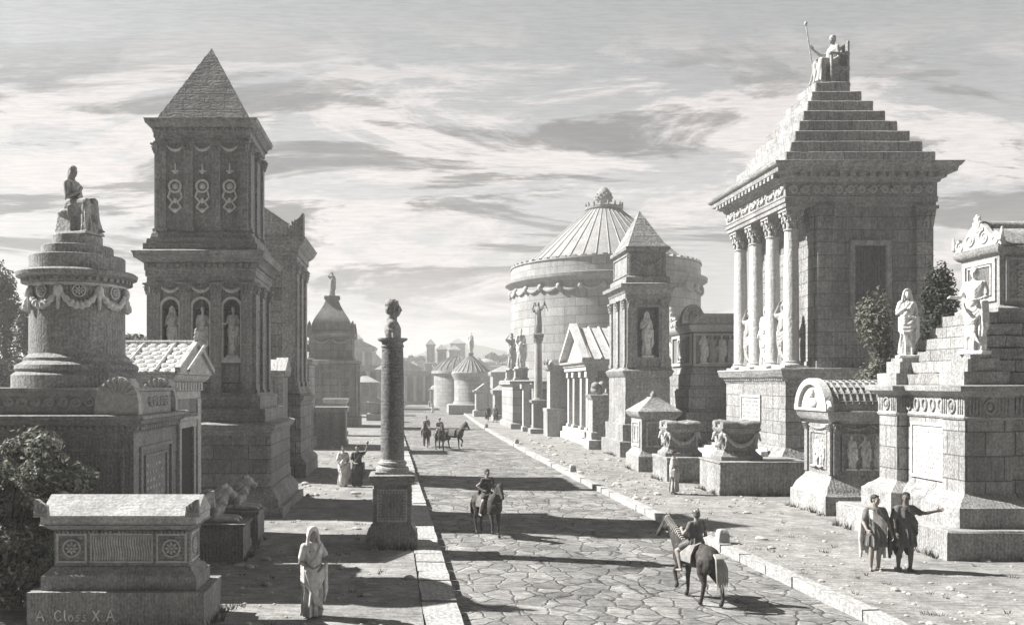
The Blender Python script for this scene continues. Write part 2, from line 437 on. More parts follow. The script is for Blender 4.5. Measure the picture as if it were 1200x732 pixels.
def toga(m, drop=1.0):
    for k in range(8):
        m.tube([(.19,.06,1.40-.01*k),(.17,-.07,1.44-.018*k),(.05,-.14-.01*(k%2),1.29-.036*k),(-.1,-.155-.012*(k%2),1.1-.038*k),(-.205,-.06,.97-.036*k),(-.2,.07,.98-.034*k)],[.018,.022+.006*(k%2),.022+.007*(k%2),.022+.006*(k%2),.022,.018],8)
        m.tube([(-.2,.08,1.0-.05*k),(-.08,.15,1.13-.05*k),(.1,.14,1.3-.04*k),(.2,.06,1.4-.02*k)],.022,8)
    for k in range(6):
        m.tube([(-.2+.01*k,-.1,.95-.05*k),(-.12+.035*k,-.16,.62-.05*k),(-.06+.045*k,-.165,.3-.03*k)],[.022,.026,.012],8)
    m.ell((-.01,-.06,.86),(.18,.09,.15),Matrix.Rotation(-.35,4,'Y'))
    for k in range(7):
        m.tube([(-.21,-.02,.93-.036*k),(-.12,-.155,.87-.05*k),(.05,-.168-.008*(k%2),.89-.05*k),(.18,-.15,1.0-.035*k),(.25,-.1,1.06-.015*k)],[.018,.023+.007*(k%2),.023+.008*(k%2),.022,.016],8)
    for k in range(4):
        x = .2+.028*k; m.tube([(x,-.17+.03*k,1.04),(x+.01,-.15+.03*k,.8),(x+.015,-.13+.02*k,.5),(x,-.13+.02*k,.3+.05*k)],[.028,.027,.026,.018],8)
def standing(seed=0, veil=False, Rr=None, Rl=None, yaw=0.0, nod=0.0, hem=.05, with_toga=True, style='short', sway=.03, full=True):
    """draped standing figure, 1.75 m, facing -y. returns body, cloth, hair builders"""
    b, c, h = MB(), MB(), MB()
    torso(b)
    for s in (-1,1):
        kx = s*.1+(sway if s > 0 else 0)
        limb(b, [((s*.088,.01,.93),.088),((kx,-.03 if s > 0 else .01,.5),.056),((s*.1,.05,.3),.052),((s*.1,.04,.09),.036)])
        foot(b, (s*.1,.04,.09), (s*.35,-1,0))
    Rr = Rr or ((-.25,.03,1.1),(-.2,-.14,.93),(.2,-.6,-.6),(.6,.3,0)); Rl = Rl or ((.25,.0,1.12),(.13,-.19,1.04),(-.5,-.5,.1),(0,.4,-.8))
    arms(b, Rr, Rl)
    head(b, h, (0,-.015,1.63), yaw, nod, 'veil' if veil else style)
    robe(c, [(0,.01,hem,.19,.165,.13),(0,.01,hem+.03,.19,.165,.13),(0,.01,.3,.185,.16,.12),(sway*.6,0,.52,.18,.155,.10),(0,.01,.78,.188,.15,.08),(0,.01,.98,.19,.148,.05),(0,0,1.1,.18,.138,.04),(0,0,1.28,.195,.14,.035),(0,.01,1.38,.2,.115,.03),(0,.01,1.44,.13,.09,.02),(0,.01,1.47,.085,.075,0)], seed)
    for s,a in ((-1,Rr),(1,Rl)):   # sleeves
        e = V(a[0]); c.cap((s*.17,.01,1.39),.075,V((s*.2,0,1.3)).lerp(e,.55),.07)
    if with_toga: toga(c)
    return b, c, h
def join(*ms):
    m = MB()
    for k in ms: m.add(k.v, k.f)
    return m
def statue_mesh(name, ms, voxel=.014, base=.06, bw=.26):
    m = join(*ms)
    if base: m.v = [(x,y,z+base) for x,y,z in m.v]; m.box(-bw,bw,-bw,bw*.9,0,base+.02)
    return remesh(m, name, voxel, 2)

def seated(seed=1, throne=False, staff=False):
    """draped figure on a seat of 0.5 m, facing -y"""
    b, c = MB(), MB()
    b.M = Matrix.Translation((0,.12,-.42)); torso(b); b.M = Matrix()
    b.M = Matrix.Translation((0,.12,-.42))
    if staff: arms(b, ((-.36,-.12,1.32),(-.42,-.34,1.48),(0,-.5,.6),(.8,-.2,0)), ((.25,.02,1.1),(.2,-.22,1.0),(0,-1,0),(-.4,0,-.9)))
    else: arms(b, ((-.25,-.06,1.1),(-.08,-.26,1.22),(.4,-.2,.7),(.2,.9,0)), ((.26,-.02,1.1),(.14,-.28,1.0),(-.3,-.8,.2),(0,.3,.9)), .6)
    c.M = b.M; head(b, c, (0,-.015,1.63), .0, -.05 if staff else .22, 'short' if staff else 'long'); b.M = Matrix()
    c.M = Matrix.Translation((0,.12,-.42))
    o = c.M; c.M = Matrix(); 
    # lap and skirt
    robe(c, [(0,.12,.45,.2,.17,.03),(0,.12,.6,.19,.16,.04),(0,.12,.75,.175,.14,.04),(0,.12,.9,.195,.14,.035),(0,.13,.98,.19,.11,.03),(0,.13,1.04,.09,.08,0)], seed, 9)
    for s in (-1,1):
        c.cap((s*.1,.1,.56),.125,(s*.125,-.36,.56+(.03 if s>0 else 0)),.095)
        c.cap((s*.125,-.36,.56),.095,(s*.12,-.38-.06*s,.1),.08)
        foot(b, (s*.12,-.42-.06*s,.08), (s*.2,-1,0))
    robe(c, [(0,-.36,.03,.21,.13,.1),(0,-.35,.1,.2,.12,.1),(0,-.34,.2,.17,.09,.08),(0,-.33,.26,.12,.05,.04)], seed+3, 9)
    for k in range(7):
        x = -.2+.066*k; c.tube([(x*.8,-.3-.02*(k%2),.6),(x*.95,-.4+.05*(k%2),.4),(x*1.1,-.44+.06*(k%2),.2),(x*1.25,-.48+.05*(k%2),.04)],[.02,.024,.026,.03],8)
    c.ell((0,-.1,.5),(.2,.26,.1))
    for k in range(6):
        c.tube([(.2,.1,.95-.03*k),(.05,-.06,.8-.04*k),(-.12,-.12,.66-.03*k),(-.22,-.02,.58-.02*k)],.02,8)
        c.tube([(-.24,.05,.5-.03*k),(-.1+.02*k,-.36,.58-.05*k),(.1,-.44,.5-.07*k),(.23,-.3,.42-.06*k)],.024,8)
    return b, c
def horse_mesh(name, legs, headup=0.0, tailx=0.0, turn=0.0, voxel=.016, tuck=0.0):
    m = MB()
    m.ell((.5,0,1.12),(.33,.23,.32)); m.ell((.05,0,1.12),(.5,.265,.3)); m.ell((-.5,0,1.16),(.36,.265,.3)); m.cap((-.4,0,1.34),.12,(.42,0,1.36),.1)
    for s in (-1,1): m.ell((.52,s*.13,1.05),(.2,.13,.25)); m.ell((-.56,s*.14,1.06),(.27,.14,.3))
    q = turn
    n0 = V((.58,0,1.25)); n1 = V((.82,q*.08,1.55+headup*.5)); n2 = V((.95,q*.2,1.76+headup))
    m.cap(n0,.24,n1,.15); m.cap(n1,.15,n2,.105); m.cap(V((.5,0,1.4)),.1,n1+V((-.06,0,.05)),.09)
    hd = (V((.5-.28*tuck,q*.3,-.52-headup*.3-.1*tuck))).normalized()
    m.cap(n2+V((.02,0,.02)),.105,n2+hd*.26,.075); m.cap(n2+hd*.2,.085,n2+hd*.42,.064); m.cap(n2+hd*.36,.068,n2+hd*.46,.058); m.ell(n2+hd*.14+V((-.06,0,-.06)),(.1,.07,.1))
    sd = V((-q*.3,1,0)).normalized()
    for s in (-1,1):
        m.cap(n2+sd*s*.055+V((-.02,0,.07)),.03,n2+sd*s*.07+V((0,0,.19)),.01,8); m.ell(n2+hd*.13+sd*s*.07,(.022,.022,.022)); m.ell(n2+hd*.44+sd*s*.035,(.02,.016,.02))
    for pts in legs:
        limb(m, pts)
        f, r = pts[-1]; pf = V(pts[-2][0]); dd = V(f)-pf; dd.z = 0
        dd = dd.normalized() if dd.length > .01 else V((1,0,0))
        m.cap(V(f)+V((.01,0,-.03)),r*1.12,V(f)+V((.045,0,-.075)),r*1.28,10)
    me = remesh(m, name, voxel, 2)
    t = MB()
    for k in range(13):
        a = (k-6)*.011
        t.tube([(-.82,a,1.3),(-.93-tailx*.3,a*1.5,1.22),(-1.0-tailx*.6,a*2.2,1.0),(-1.0-tailx+.02*(k%2),a*2.2,.72),(-.96-tailx*1.25+.03*(k%3),a*1.6,.42+.05*((k*5)%4))],[.022,.024,.022,.018,.004],6)
    tl = t; t = MB()
    r2 = random.Random(2)
    for k in range(16):
        u = k/15; p = n0.lerp(n1,min(1,u*2)) if u < .5 else n1.lerp(n2,(u-.5)*2)
        p = p+V((-.17+.09*u,0,.16-.06*u)); t.tube([p,p+V((.03,.06,.0)),p+V((.05,.12+.02*r2.random(),-.1-.05*r2.random()))],[.03,.028,.008],6)
    for s in (-1,0,1): t.tube([n2+V((-.03,s*.02,.08)),n2+V((.07,s*.03,.05)),n2+hd*.12+V((.08,s*.02,.0))],[.025,.022,.006],6)
    return me, (tl, t)
def leg_f(s, knee=(.0,.0), foot_=(0,0), lift=0.0):
    y = s*.14
    return [((.52,y,1.0),.125),((.5,y,.82),.088),((.53+knee[0],y,.5+knee[1]),.056),((.53+foot_[0],y,.18+lift),.039),((.55+foot_[0]-(.06 if lift else 0),y,.12+lift),.043)]
def leg_h(s, hock=(0,0), foot_=(0,0), lift=0.0):
    y = s*.15
    return [((-.55,y,1.08),.18),((-.47,y,.8),.125),((-.7+hock[0],y,.53+hock[1]),.06),((-.67+foot_[0],y,.18+lift),.042),((-.64+foot_[0],y,.12+lift),.045)]
def rider_mesh(style='helmet', armR=None, armL=None, yaw=0.0, cape=True):
    """faces +x, astride; z=0 at the ground of a full-size horse"""
    b, c, h = MB(), MB(), MB()
    T = Matrix.Translation((-.02,0,.52)) @ Matrix.Rotation(PI/2,4,'Z')
    b.M = T; c.M = T; h.M = T
    torso(b)
    arms(b, armR or ((-.28,-.05,1.12),(-.12,-.28,1.05),(.3,-.9,0),(.6,.2,-.5)), armL or ((.28,-.05,1.12),(.12,-.28,1.05),(-.3,-.9,0),(-.6,.2,-.5)), .9)
    head(b, h, (0,-.015,1.63), yaw, 0, style)
    robe(c, [(0,0,.9,.215,.17,.06),(0,0,1.02,.18,.14,.04),(0,0,1.1,.165,.12,.02),(0,0,1.28,.19,.14,.02),(0,.01,1.38,.2,.115,.02),(0,.01,1.44,.12,.09,.0),(0,.01,1.46,.08,.07,0)], 3, 12)
    for s in (-1,1): c.cap((s*.17,.01,1.39),.076,(s*.225,.0,1.27),.068)
    if cape:
        for k in range(7):
            x = -.17+.056*k; c.tube([(x*.8,.09,1.42),(x,.15,1.25),(x*1.2,.18,1.05),(x*1.4,.2,.86)],[.035,.045,.045,.03],8)
        c.tube([(-.17,-.03,1.42),(-.06,-.11,1.4),(.08,-.11,1.4),(.17,-.03,1.42)],.04,8)
    b.M = Matrix(); c.M = Matrix()
    for s in (-1,1):
        hip, kn, an = V((0,s*.1,1.45)), V((.3,s*.33,1.2)), V((.12,s*.35,.8))
        limb(b, [(hip,.095),(kn,.062),(kn.lerp(an,.3)+V((-.02,0,0)),.058),(an,.037)])
        b.cap(an+V((-.03,0,-.03)),.037,an+V((.14,s*.02,-.06)),.028,10)
        c.cap((0,s*.08,1.46),.125,(.2,s*.25,1.32),.1)
    return b, c, h
def lion_mesh():
    """lying, head to +x; 1.5 m long"""
    m = MB()
    m.ell((-.1,0,.3),(.5,.2,.2)); m.ell((-.5,0,.3),(.28,.24,.25)); m.ell((.3,0,.38),(.25,.21,.27))
    for s in (-1,1):
        m.cap((-.5,s*.2,.26),.17,(-.3,s*.26,.2),.13); m.cap((-.35,s*.27,.1),.08,(-.12,s*.27,.06),.06)
        m.cap((.35,s*.16,.3),.11,(.3,s*.19,.1),.09); m.cap((.32,s*.19,.085),.08,(.78,s*.18,.07),.065); m.ell((.82,s*.18,.065),(.09,.075,.06))
        for k in (-1,0,1): m.cap((.86,s*.18+k*.035,.05),.03,(.9,s*.18+k*.038,.035),.024,8)
    m.cap((.38,0,.5),.2,(.5,0,.68),.17); m.ell((.56,0,.74),(.17,.14,.16)); m.cap((.64,0,.7),.1,(.76,0,.66),.075); m.ell((.74,0,.61),(.07,.06,.045)); m.ell((.82,0,.69),(.025,.04,.022))
    for s in (-1,1): m.ell((.5,s*.12,.87),(.035,.045,.055)); m.ell((.68,s*.065,.76),(.025,.022,.02))
    r2 = random.Random(5)
    for k in range(60):
        a = r2.uniform(0,2*PI); q = r2.uniform(-.14,.1)
        x = .46+q; y = .2*math.cos(a); z = .62+q*.5+.24*math.sin(a)
        m.cap((x,y*.8,z),.05,(x-.07,y,z-.05),.03,8)
    m.tube([(-.75,0,.22),(-.85,.12,.1),(-.75,.3,.05),(-.5,.36,.05),(-.3,.36,.06)],[.04,.035,.03,.03,.05],8)
    return remesh(m, 'lion', .014, 2)
# ---------------------------------------------------------------- foliage
def leaves(m, clumps, n, size, seed=0, shell=.5):
    r2 = random.Random(seed); tot = sum(c[1][0]*c[1][2] for c in clumps)
    for c, r in clumps:
        for _ in range(max(3, int(n*r[0]*r[2]/tot))):
            while True:
                d = V((r2.gauss(0,1),r2.gauss(0,1),r2.gauss(0,1)))
                if d.length > .01: break
            d.normalize(); q = (shell+(1-shell)*r2.random())*(1+.12*r2.gauss(0,1))
            p = V(c)+V((d.x*r[0],d.y*r[1],d.z*r[2]))*q
            s = size*r2.uniform(.6,1.35); nx = (d+V((r2.gauss(0,.6),r2.gauss(0,.6),r2.gauss(.3,.6)))).normalized()
            a = nx.orthogonal().normalized(); b = nx.cross(a); w = r2.uniform(0,6.28); a,b = a*math.cos(w)+b*math.sin(w), b*math.cos(w)-a*math.sin(w)
            m.add([p-a*s, p+b*s*.45+nx*s*.1, p+a*s, p-b*s*.45+nx*s*.1], [(0,1,2,3)])
def rawmesh(m, name):
    me = bpy.data.meshes.new(name); me.from_pydata(m.v, [], m.f); return me
def tree(name, label, cat, loc, h, w, seed, kind='round', col=(.06,.063,.052), n=5000, size=.09, group=None, trunk=.25):
    r2 = random.Random(seed); t = thing(name, label, cat, loc, 0, group); cl = []
    tk = MB()
    if kind == 'column':
        for k in range(26):
            u = r2.random()**.8; z = h*(.08+.88*u); rr = w*(.25+.75*math.sin(PI*min(1,(1-u)*.75+.12)))*.62
            a = r2.uniform(0,6.28); q = rr*r2.uniform(.1,.75)
            s = w*r2.uniform(.2,.36); cl.append(((q*math.cos(a),q*math.sin(a),z),(s,s,s*1.9)))
        tk.tube([(0,0,-.1),(.02,0,h*.3),(0,.03,h*.65),(0,0,h*.95)],[w*.14,w*.11,w*.06,.01],8)
        for k in range(8):
            z = h*(.15+.09*k); a = k*2.4; tk.tube([(0,0,z),(w*.35*math.cos(a),w*.35*math.sin(a),z+h*.1)],[w*.04,.01],5)
    else:
        tk.tube([(0,0,-.1),(.05,0,h*.25),(-.04,.03,h*.5),(0,0,h*.8)],[w*.09,w*.07,w*.05,.02],8)
        for k in range(30):
            a = r2.uniform(0,6.28); e = r2.uniform(-.35,1.2); q = w*r2.uniform(.45,.85)
            z = h*trunk+(h*(1-trunk))*.45+(h*(1-trunk))*.42*math.sin(e)
            s = w*r2.uniform(.16,.34); p = (q*math.cos(a)*math.cos(e*.9),q*math.sin(a)*math.cos(e*.9),z)
            cl.append((p,(s,s,s*.75)))
            if k % 3 == 0: tk.tube([(0,0,h*(.15+.2*r2.random())),(p[0]*.5,p[1]*.5,p[2]*.6+h*.1),p],[w*.035,w*.02,.008],5)
    lm = MB(); leaves(lm, cl, n, size, seed)
    obj('trunk', tk.mesh('trunk'), plain((.07,.062,.052),.9,8), t)
    obj('crown', rawmesh(lm,'crown'), leafmat(col), t)
    return t
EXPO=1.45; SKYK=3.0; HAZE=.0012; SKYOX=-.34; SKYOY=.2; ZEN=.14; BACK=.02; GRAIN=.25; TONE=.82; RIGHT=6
# ---------------------------------------------------------------- camera, light, sky
F = 1000.0; VX, VY = 480.0, 450.0; H = 4.3; RZ = -.2         # photograph pixels; eye height; road level
def gd(y, z=0.0): return F*(H-z)/(y-VY)                      # distance of a ground point seen at row y
def wx(x, D): return (x-VX)*D/F
sc = bpy.context.scene
cam = bpy.data.cameras.new('camera'); co = bpy.data.objects.new('camera', cam); C.objects.link(co); sc.camera = co
co.location = (0,0,H); co.rotation_euler = (PI/2,0,0)
cam.lens = 30; cam.sensor_width = 36; cam.shift_x = (600-VX)/1200; cam.shift_y = -(366-VY)/1200; cam.clip_end = 5000; cam.clip_start = .1
sc.view_settings.view_transform = 'Standard'; sc.view_settings.look = 'None'; sc.view_settings.gamma = 1; sc.view_settings.use_curve_mapping = False
sc.view_settings.exposure = EXPO
SA, SE = R(76), R(42)          # sun: to the left of straight ahead, and above the horizon
sv = V((-math.sin(SA)*math.cos(SE), math.cos(SA)*math.cos(SE), math.sin(SE)))
sl = bpy.data.lights.new('sun','SUN'); so = bpy.data.objects.new('sun', sl); C.objects.link(so)
sl.energy = 5.0; sl.angle = R(.6); sl.color = (1,.98,.945); so.rotation_euler = sv.to_track_quat('Z','Y').to_euler(); so.location = (-40,30,60)
w = bpy.data.worlds.new('World'); sc.world = w; t, ns, ls = nodes(w)
wo = N(ns,'ShaderNodeOutputWorld'); bg = N(ns,'ShaderNodeBackground'); ls.new(bg.outputs[0], wo.inputs[0]); bg.inputs[1].default_value = .1
sky = N(ns,'ShaderNodeTexSky'); sky.sky_type = 'NISHITA'; sky.sun_disc = False; sky.sun_elevation = SE; sky.sun_rotation = math.atan2(sv.x, sv.y); sky.dust_density = 3; sky.air_density = 1
hs = N(ns,'ShaderNodeHueSaturation'); hs.inputs['Saturation'].default_value = .12; ls.new(sky.outputs[0], hs.inputs['Color'])
tc = N(ns,'ShaderNodeTexCoord'); sp = N(ns,'ShaderNodeSeparateXYZ'); ls.new(tc.outputs['Generated'], sp.inputs[0])
yy = math_(ns,ls,'MAXIMUM',math_(ns,ls,'ABSOLUTE',sp.outputs[1]),.3); az = math_(ns,ls,'DIVIDE',sp.outputs[0],yy); el = math_(ns,ls,'DIVIDE',sp.outputs[2],yy)
def skyvec(a, e):
    c = N(ns,'ShaderNodeCombineXYZ'); ls.new(math_(ns,ls,'MULTIPLY',az,a), c.inputs[0]); ls.new(math_(ns,ls,'MULTIPLY',el,e), c.inputs[1]); return c.outputs[0]
def snoise(vec, sc_, det, rgh=.6, dist=0.0):
    n = N(ns,'ShaderNodeTexNoise'); n.inputs['Scale'].default_value=sc_; n.inputs['Detail'].default_value=det; n.inputs['Roughness'].default_value=rgh; n.inputs['Distortion'].default_value=dist
    ls.new(vec, n.inputs['Vector']); return n.outputs['Fac']
def ramp(x, a, b, c, d):
    n = N(ns,'ShaderNodeMapRange'); n.interpolation_type='SMOOTHSTEP'; n.inputs[1].default_value=a; n.inputs[2].default_value=b; n.inputs[3].default_value=c; n.inputs[4].default_value=d; ls.new(x, n.inputs[0]); return n.outputs[0]
def cmix(f, a, b):
    n = N(ns,'ShaderNodeMix', data_type='RGBA'); 
    for s, v in (('A',a),('B',b)):
        if isinstance(v, tuple): n.inputs[s].default_value = v
        else: ls.new(v, n.inputs[s])
    if isinstance(f, float): n.inputs[0].default_value = f
    else: ls.new(f, n.inputs[0])
    return n.outputs['Result']
K = SKYK
# high grey veil over the upper sky, brighter towards the horizon, banks of bright and of grey stratus
veil = cmix(ramp(el, .0, .16, 0, 1), (.9*K,.88*K,.85*K,1), cmix(ramp(el, .14, .40, 0, 1), (.64*K,.61*K,.585*K,1), (.33*K,.338*K,.325*K,1)))
col = cmix(.72, hs.outputs[0], veil)
bright = ramp(snoise(skyvec(3.0,10.5), 1.0, 9, .7, .6), .46, .54, 0, 1)
bmask = ramp(el, .45, .3, 0, 1)
col = cmix(math_(ns,ls,'MULTIPLY',math_(ns,ls,'MULTIPLY',bright,bmask),.85), col, (1.08*K,1.01*K,.98*K,1))
vm = N(ns,'ShaderNodeVectorMath'); vm.operation='ADD'; vm.inputs[1].default_value=(SKYOX,SKYOY,0); ls.new(skyvec(2.2,15), vm.inputs[0])
grey = ramp(snoise(vm.outputs[0], 1.0, 8, .66, .7), .50, .57, 0, 1)
gmask = math_(ns,ls,'MULTIPLY', ramp(el, .03, .16, 0, 1), ramp(el, .44, .3, 0, 1))
col = cmix(math_(ns,ls,'MULTIPLY',math_(ns,ls,'MULTIPLY',grey,gmask),.8), col, (.27*K,.27*K,.264*K,1))
fine = ramp(snoise(skyvec(30,380), 1.0, 3, .7), .35, .65, .91, 1.07)
mm = N(ns,'ShaderNodeMix', data_type='RGBA', blend_type='MULTIPLY'); mm.inputs[0].default_value=1; ls.new(col, mm.inputs['A']); ls.new(fine, mm.inputs['B'])
# unseen sky dimmed overhead and behind the viewer, deepening shade on near faces
right_fill = ramp(sp.outputs[0], .6, .8, 1, RIGHT)     # unseen brightening of the sky out right, added to fill the left tombs
dk = math_(ns,ls,'MULTIPLY', right_fill, math_(ns,ls,'MULTIPLY', ramp(sp.outputs[2], .42, .8, 1, ZEN), ramp(sp.outputs[1], -.6, .3, BACK, 1)))
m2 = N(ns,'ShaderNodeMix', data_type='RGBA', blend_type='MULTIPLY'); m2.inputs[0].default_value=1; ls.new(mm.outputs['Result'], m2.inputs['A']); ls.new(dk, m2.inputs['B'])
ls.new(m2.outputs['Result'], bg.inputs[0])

# ---------------------------------------------------------------- ground, road, kerbs
KL = [(-8,1.55),(8,1.2),(15.25,.98),(23.5,.78),(37,.42),(54,-.05),(86,-.9),(140,-1.4),(215,-.9),(320,3),(600,14)]
KR = [(-8,9.6),(8,9.0),(15.25,8.65),(23.6,8.25),(37.4,7.85),(54,7.55),(86,7.4),(140,8.2),(215,11),(320,17),(600,34)]
def lerp(tab, d):
    for (a,p),(b,q) in zip(tab, tab[1:]):
        if d <= b: return p+(q-p)*(d-a)/(b-a)
    return tab[-1][1]
def earth(name, tone, scale, cobble=False):
    m = bpy.data.materials.new(name); t, ns, ls = nodes(m)
    out = N(ns,'ShaderNodeOutputMaterial'); bs = N(ns,'ShaderNodeBsdfPrincipled'); ls.new(bs.outputs[0], out.inputs[0]); bs.inputs['Roughness'].default_value=.95; bs.inputs['Specular IOR Level'].default_value=.15
    g = N(ns,'ShaderNodeNewGeometry'); pos = g.outputs['Position']
    def noise(sc_, det=6, rgh=.65, vec=pos, dist=0.0):
        n = N(ns,'ShaderNodeTexNoise'); n.inputs['Scale'].default_value=sc_; n.inputs['Detail'].default_value=det; n.inputs['Roughness'].default_value=rgh; n.inputs['Distortion'].default_value=dist; ls.new(vec, n.inputs['Vector']); return n.outputs['Fac']
    def rng(x,a,b,c,d):
        n = N(ns,'ShaderNodeMapRange'); n.inputs[1].default_value=a; n.inputs[2].default_value=b; n.inputs[3].default_value=c; n.inputs[4].default_value=d; ls.new(x, n.inputs[0]); return n.outputs[0]
    big = noise(.35,5); mid = noise(1.6,6,.7); fine = noise(11,4,.75)
    f = math_(ns,ls,'MULTIPLY', rng(big,.3,.7,.7,1.12), rng(mid,.32,.68,.62,1.2)); f = math_(ns,ls,'MULTIPLY', f, rng(fine,.3,.7,.72,1.2))
    if cobble:
        # irregular polygonal basalt slabs
        w1 = N(ns,'ShaderNodeTexNoise'); w1.inputs['Scale'].default_value=2.6; w1.inputs['Detail'].default_value=3; ls.new(pos, w1.inputs['Vector'])
        va = N(ns,'ShaderNodeVectorMath'); va.operation='SCALE'; va.inputs['Scale'].default_value=.3; ls.new(w1.outputs['Color'], va.inputs[0])
        vb = N(ns,'ShaderNodeVectorMath'); vb.operation='ADD'; ls.new(pos, vb.inputs[0]); ls.new(va.outputs[0], vb.inputs[1])
        fl = N(ns,'ShaderNodeVectorMath'); fl.operation='MULTIPLY'; fl.inputs[1].default_value=(1,.86,0); ls.new(vb.outputs[0], fl.inputs[0])
        e = N(ns,'ShaderNodeTexVoronoi', feature='DISTANCE_TO_EDGE'); e.inputs['Scale'].default_value=1.8; e.inputs['Randomness'].default_value=.9; ls.new(fl.outputs[0], e.inputs['Vector'])
        c = N(ns,'ShaderNodeTexVoronoi', feature='F1'); c.inputs['Scale'].default_value=1.8; c.inputs['Randomness'].default_value=.9; ls.new(fl.outputs[0], c.inputs['Vector'])
        s3 = N(ns,'ShaderNodeSeparateColor'); ls.new(c.outputs['Color'], s3.inputs[0])
        jw = rng(noise(2.2,3), .3,.7,.006,.05)
        n = N(ns,'ShaderNodeMapRange'); n.inputs[1].default_value=0; ls.new(jw, n.inputs[2]); n.inputs[3].default_value=0; n.inputs[4].default_value=1; ls.new(e.outputs['Distance'], n.inputs[0]); joint = n.outputs[0]
        f = math_(ns,ls,'MULTIPLY', f, rng(s3.outputs[0],0,1,.7,1.15))
        f = math_(ns,ls,'MULTIPLY', f, rng(joint,0,1,.2,1))
        dome = rng(e.outputs['Distance'],0,.07,0,1)
        # worn ruts along the road
        wv = N(ns,'ShaderNodeMapping'); wv.inputs['Scale'].default_value=(1.5,6.5,1); wv.inputs['Rotation'].default_value=(0,0,R(-3)); ls.new(pos, wv.inputs[0])
        st = noise(1.6,4,.6,wv.outputs[0]); f = math_(ns,ls,'MULTIPLY', f, rng(st,.35,.65,.66,1.14))
        hgt = math_(ns,ls,'ADD', math_(ns,ls,'MULTIPLY', dome, .4), math_(ns,ls,'ADD', math_(ns,ls,'MULTIPLY', mid, .5), math_(ns,ls,'MULTIPLY', fine, .28)))
    else:
        wv = N(ns,'ShaderNodeMapping'); wv.inputs['Scale'].default_value=(.9,4.5,1); ls.new(pos, wv.inputs[0])
        st = noise(2.2,5,.7,wv.outputs[0]); f = math_(ns,ls,'MULTIPLY', f, rng(st,.35,.65,.62,1.15))
        hgt = math_(ns,ls,'ADD', math_(ns,ls,'MULTIPLY', mid, 1.2), math_(ns,ls,'ADD', math_(ns,ls,'MULTIPLY', fine, .45), math_(ns,ls,'MULTIPLY', st, .5)))
    f = math_(ns,ls,'MULTIPLY', f, tone)
    mx = N(ns,'ShaderNodeMix', data_type='RGBA', blend_type='MULTIPLY'); mx.inputs[0].default_value=1; ls.new(f, mx.inputs['A']); mx.inputs['B'].default_value=(1,.984,.958,1); ls.new(mx.outputs['Result'], bs.inputs['Base Color'])
    bp = N(ns,'ShaderNodeBump'); bp.inputs['Strength'].default_value=.85; bp.inputs['Distance'].default_value=.07; ls.new(hgt, bp.inputs['Height']); ls.new(bp.outputs[0], bs.inputs['Normal'])
    return m
ds = [-8,0,8,12,15.25,19,23.5,30,37,45,54,70,86,110,140,180,215,260,320,450,600]
KW = .34
g = MB()
for a, b in zip(ds, ds[1:]):
    la, lb, ra, rb = lerp(KL,a), lerp(KL,b), lerp(KR,a), lerp(KR,b)
    xs = [-600,-60,-14]
    g.add([(-600,a,0),(la-.72,a,0),(lb-.72,b,0),(-600,b,0)],[(0,1,2,3)])
    g.add([(ra+KW,a,0),(600,a,0),(600,b,0),(rb+KW,b,0)],[(0,1,2,3)])
    g.add([(la-.72,a,0),(la-.72,a,-.5),(lb-.72,b,-.5),(lb-.72,b,0)],[(0,1,2,3)])
    g.add([(ra+KW,a,0),(ra+KW,a,-.5),(rb+KW,b,-.5),(rb+KW,b,0)],[(0,1,2,3)])
g.add([(-600,600,0),(600,600,0),(600,2500,0),(-600,2500,0)],[(0,1,2,3)])
tag(obj('ground', g.mesh('ground'), earth('earth', .325, 1)), kind='structure')
g = MB()
for a, b in zip(ds, ds[1:]):
    la, lb, ra, rb = lerp(KL,a), lerp(KL,b), lerp(KR,a), lerp(KR,b)
    g.add([(la-.3,a,RZ),(ra+.2,a,RZ),(rb+.2,b,RZ),(lb-.3,b,RZ)],[(0,1,2,3)])
tag(obj('road', g.mesh('road'), earth('paving', .285, 1, True)), kind='structure')
def kerb(tab, w, out, step, d1, name, tone, seed):
    r2 = random.Random(seed); m = MB(); d = -6.0
    while d < d1:
        L = step*r2.uniform(.8,1.25)*(1 if d < 80 else 4)
        x0, x1 = lerp(tab,d), lerp(tab,d+L); j = r2.uniform(-.02,.02); z = r2.uniform(-.012,.025); gp = .022
        a, b = (0,w) if out > 0 else (-w,0)
        m.loft([[(x0+a+j,d+gp,zz),(x0+b,d+gp,zz),(x1+b,d+L-gp,zz),(x1+a+j,d+L-gp,zz)] for zz in (-.5,z+.006)])
        d += L
    m = worn(m, .016, .5); o = obj(name, m.mesh(name), stone(tone, None, .12, 'X', .22, .35)); tag(o, kind='structure')
kerb(KL, .70, -1, .95, 330, 'kerb', .46, 1)
kerb(KR, KW-.02, 1, 1.25, 330, 'kerb', .47, 2)
# guard stones set in the right kerb
gs = None
for i,(px,py) in enumerate(((868,640),(691,557),(620,524),(586,505))):
    D = gd(py-4); X = lerp(KR,D)+.2
    txt = ('squat worn guard stone in the right kerb behind the mounted helmeted rider','pale guard stone in the right kerb level with the small garland altar','small guard stone in the right kerb before the pedimented shrine','far guard stone in the right kerb near the winged victory column')[i]
    if gs is None:
        m = MB(); m.rect(-.15,.15,-.16,.16,[(-.3,0),(.22,0),(.34,-.03),(.38,-.08)]); gs = tag(obj('guard_stone', m.mesh('guard_stone'), stone(.5,None,.1,'X',.25), None, .02, (X,D,0)), txt, 'guard stone', 'guard stones set along the right kerb')
    else:
        o = gs.copy(); C.objects.link(o); o.location = (X,D,0); o['label'] = txt
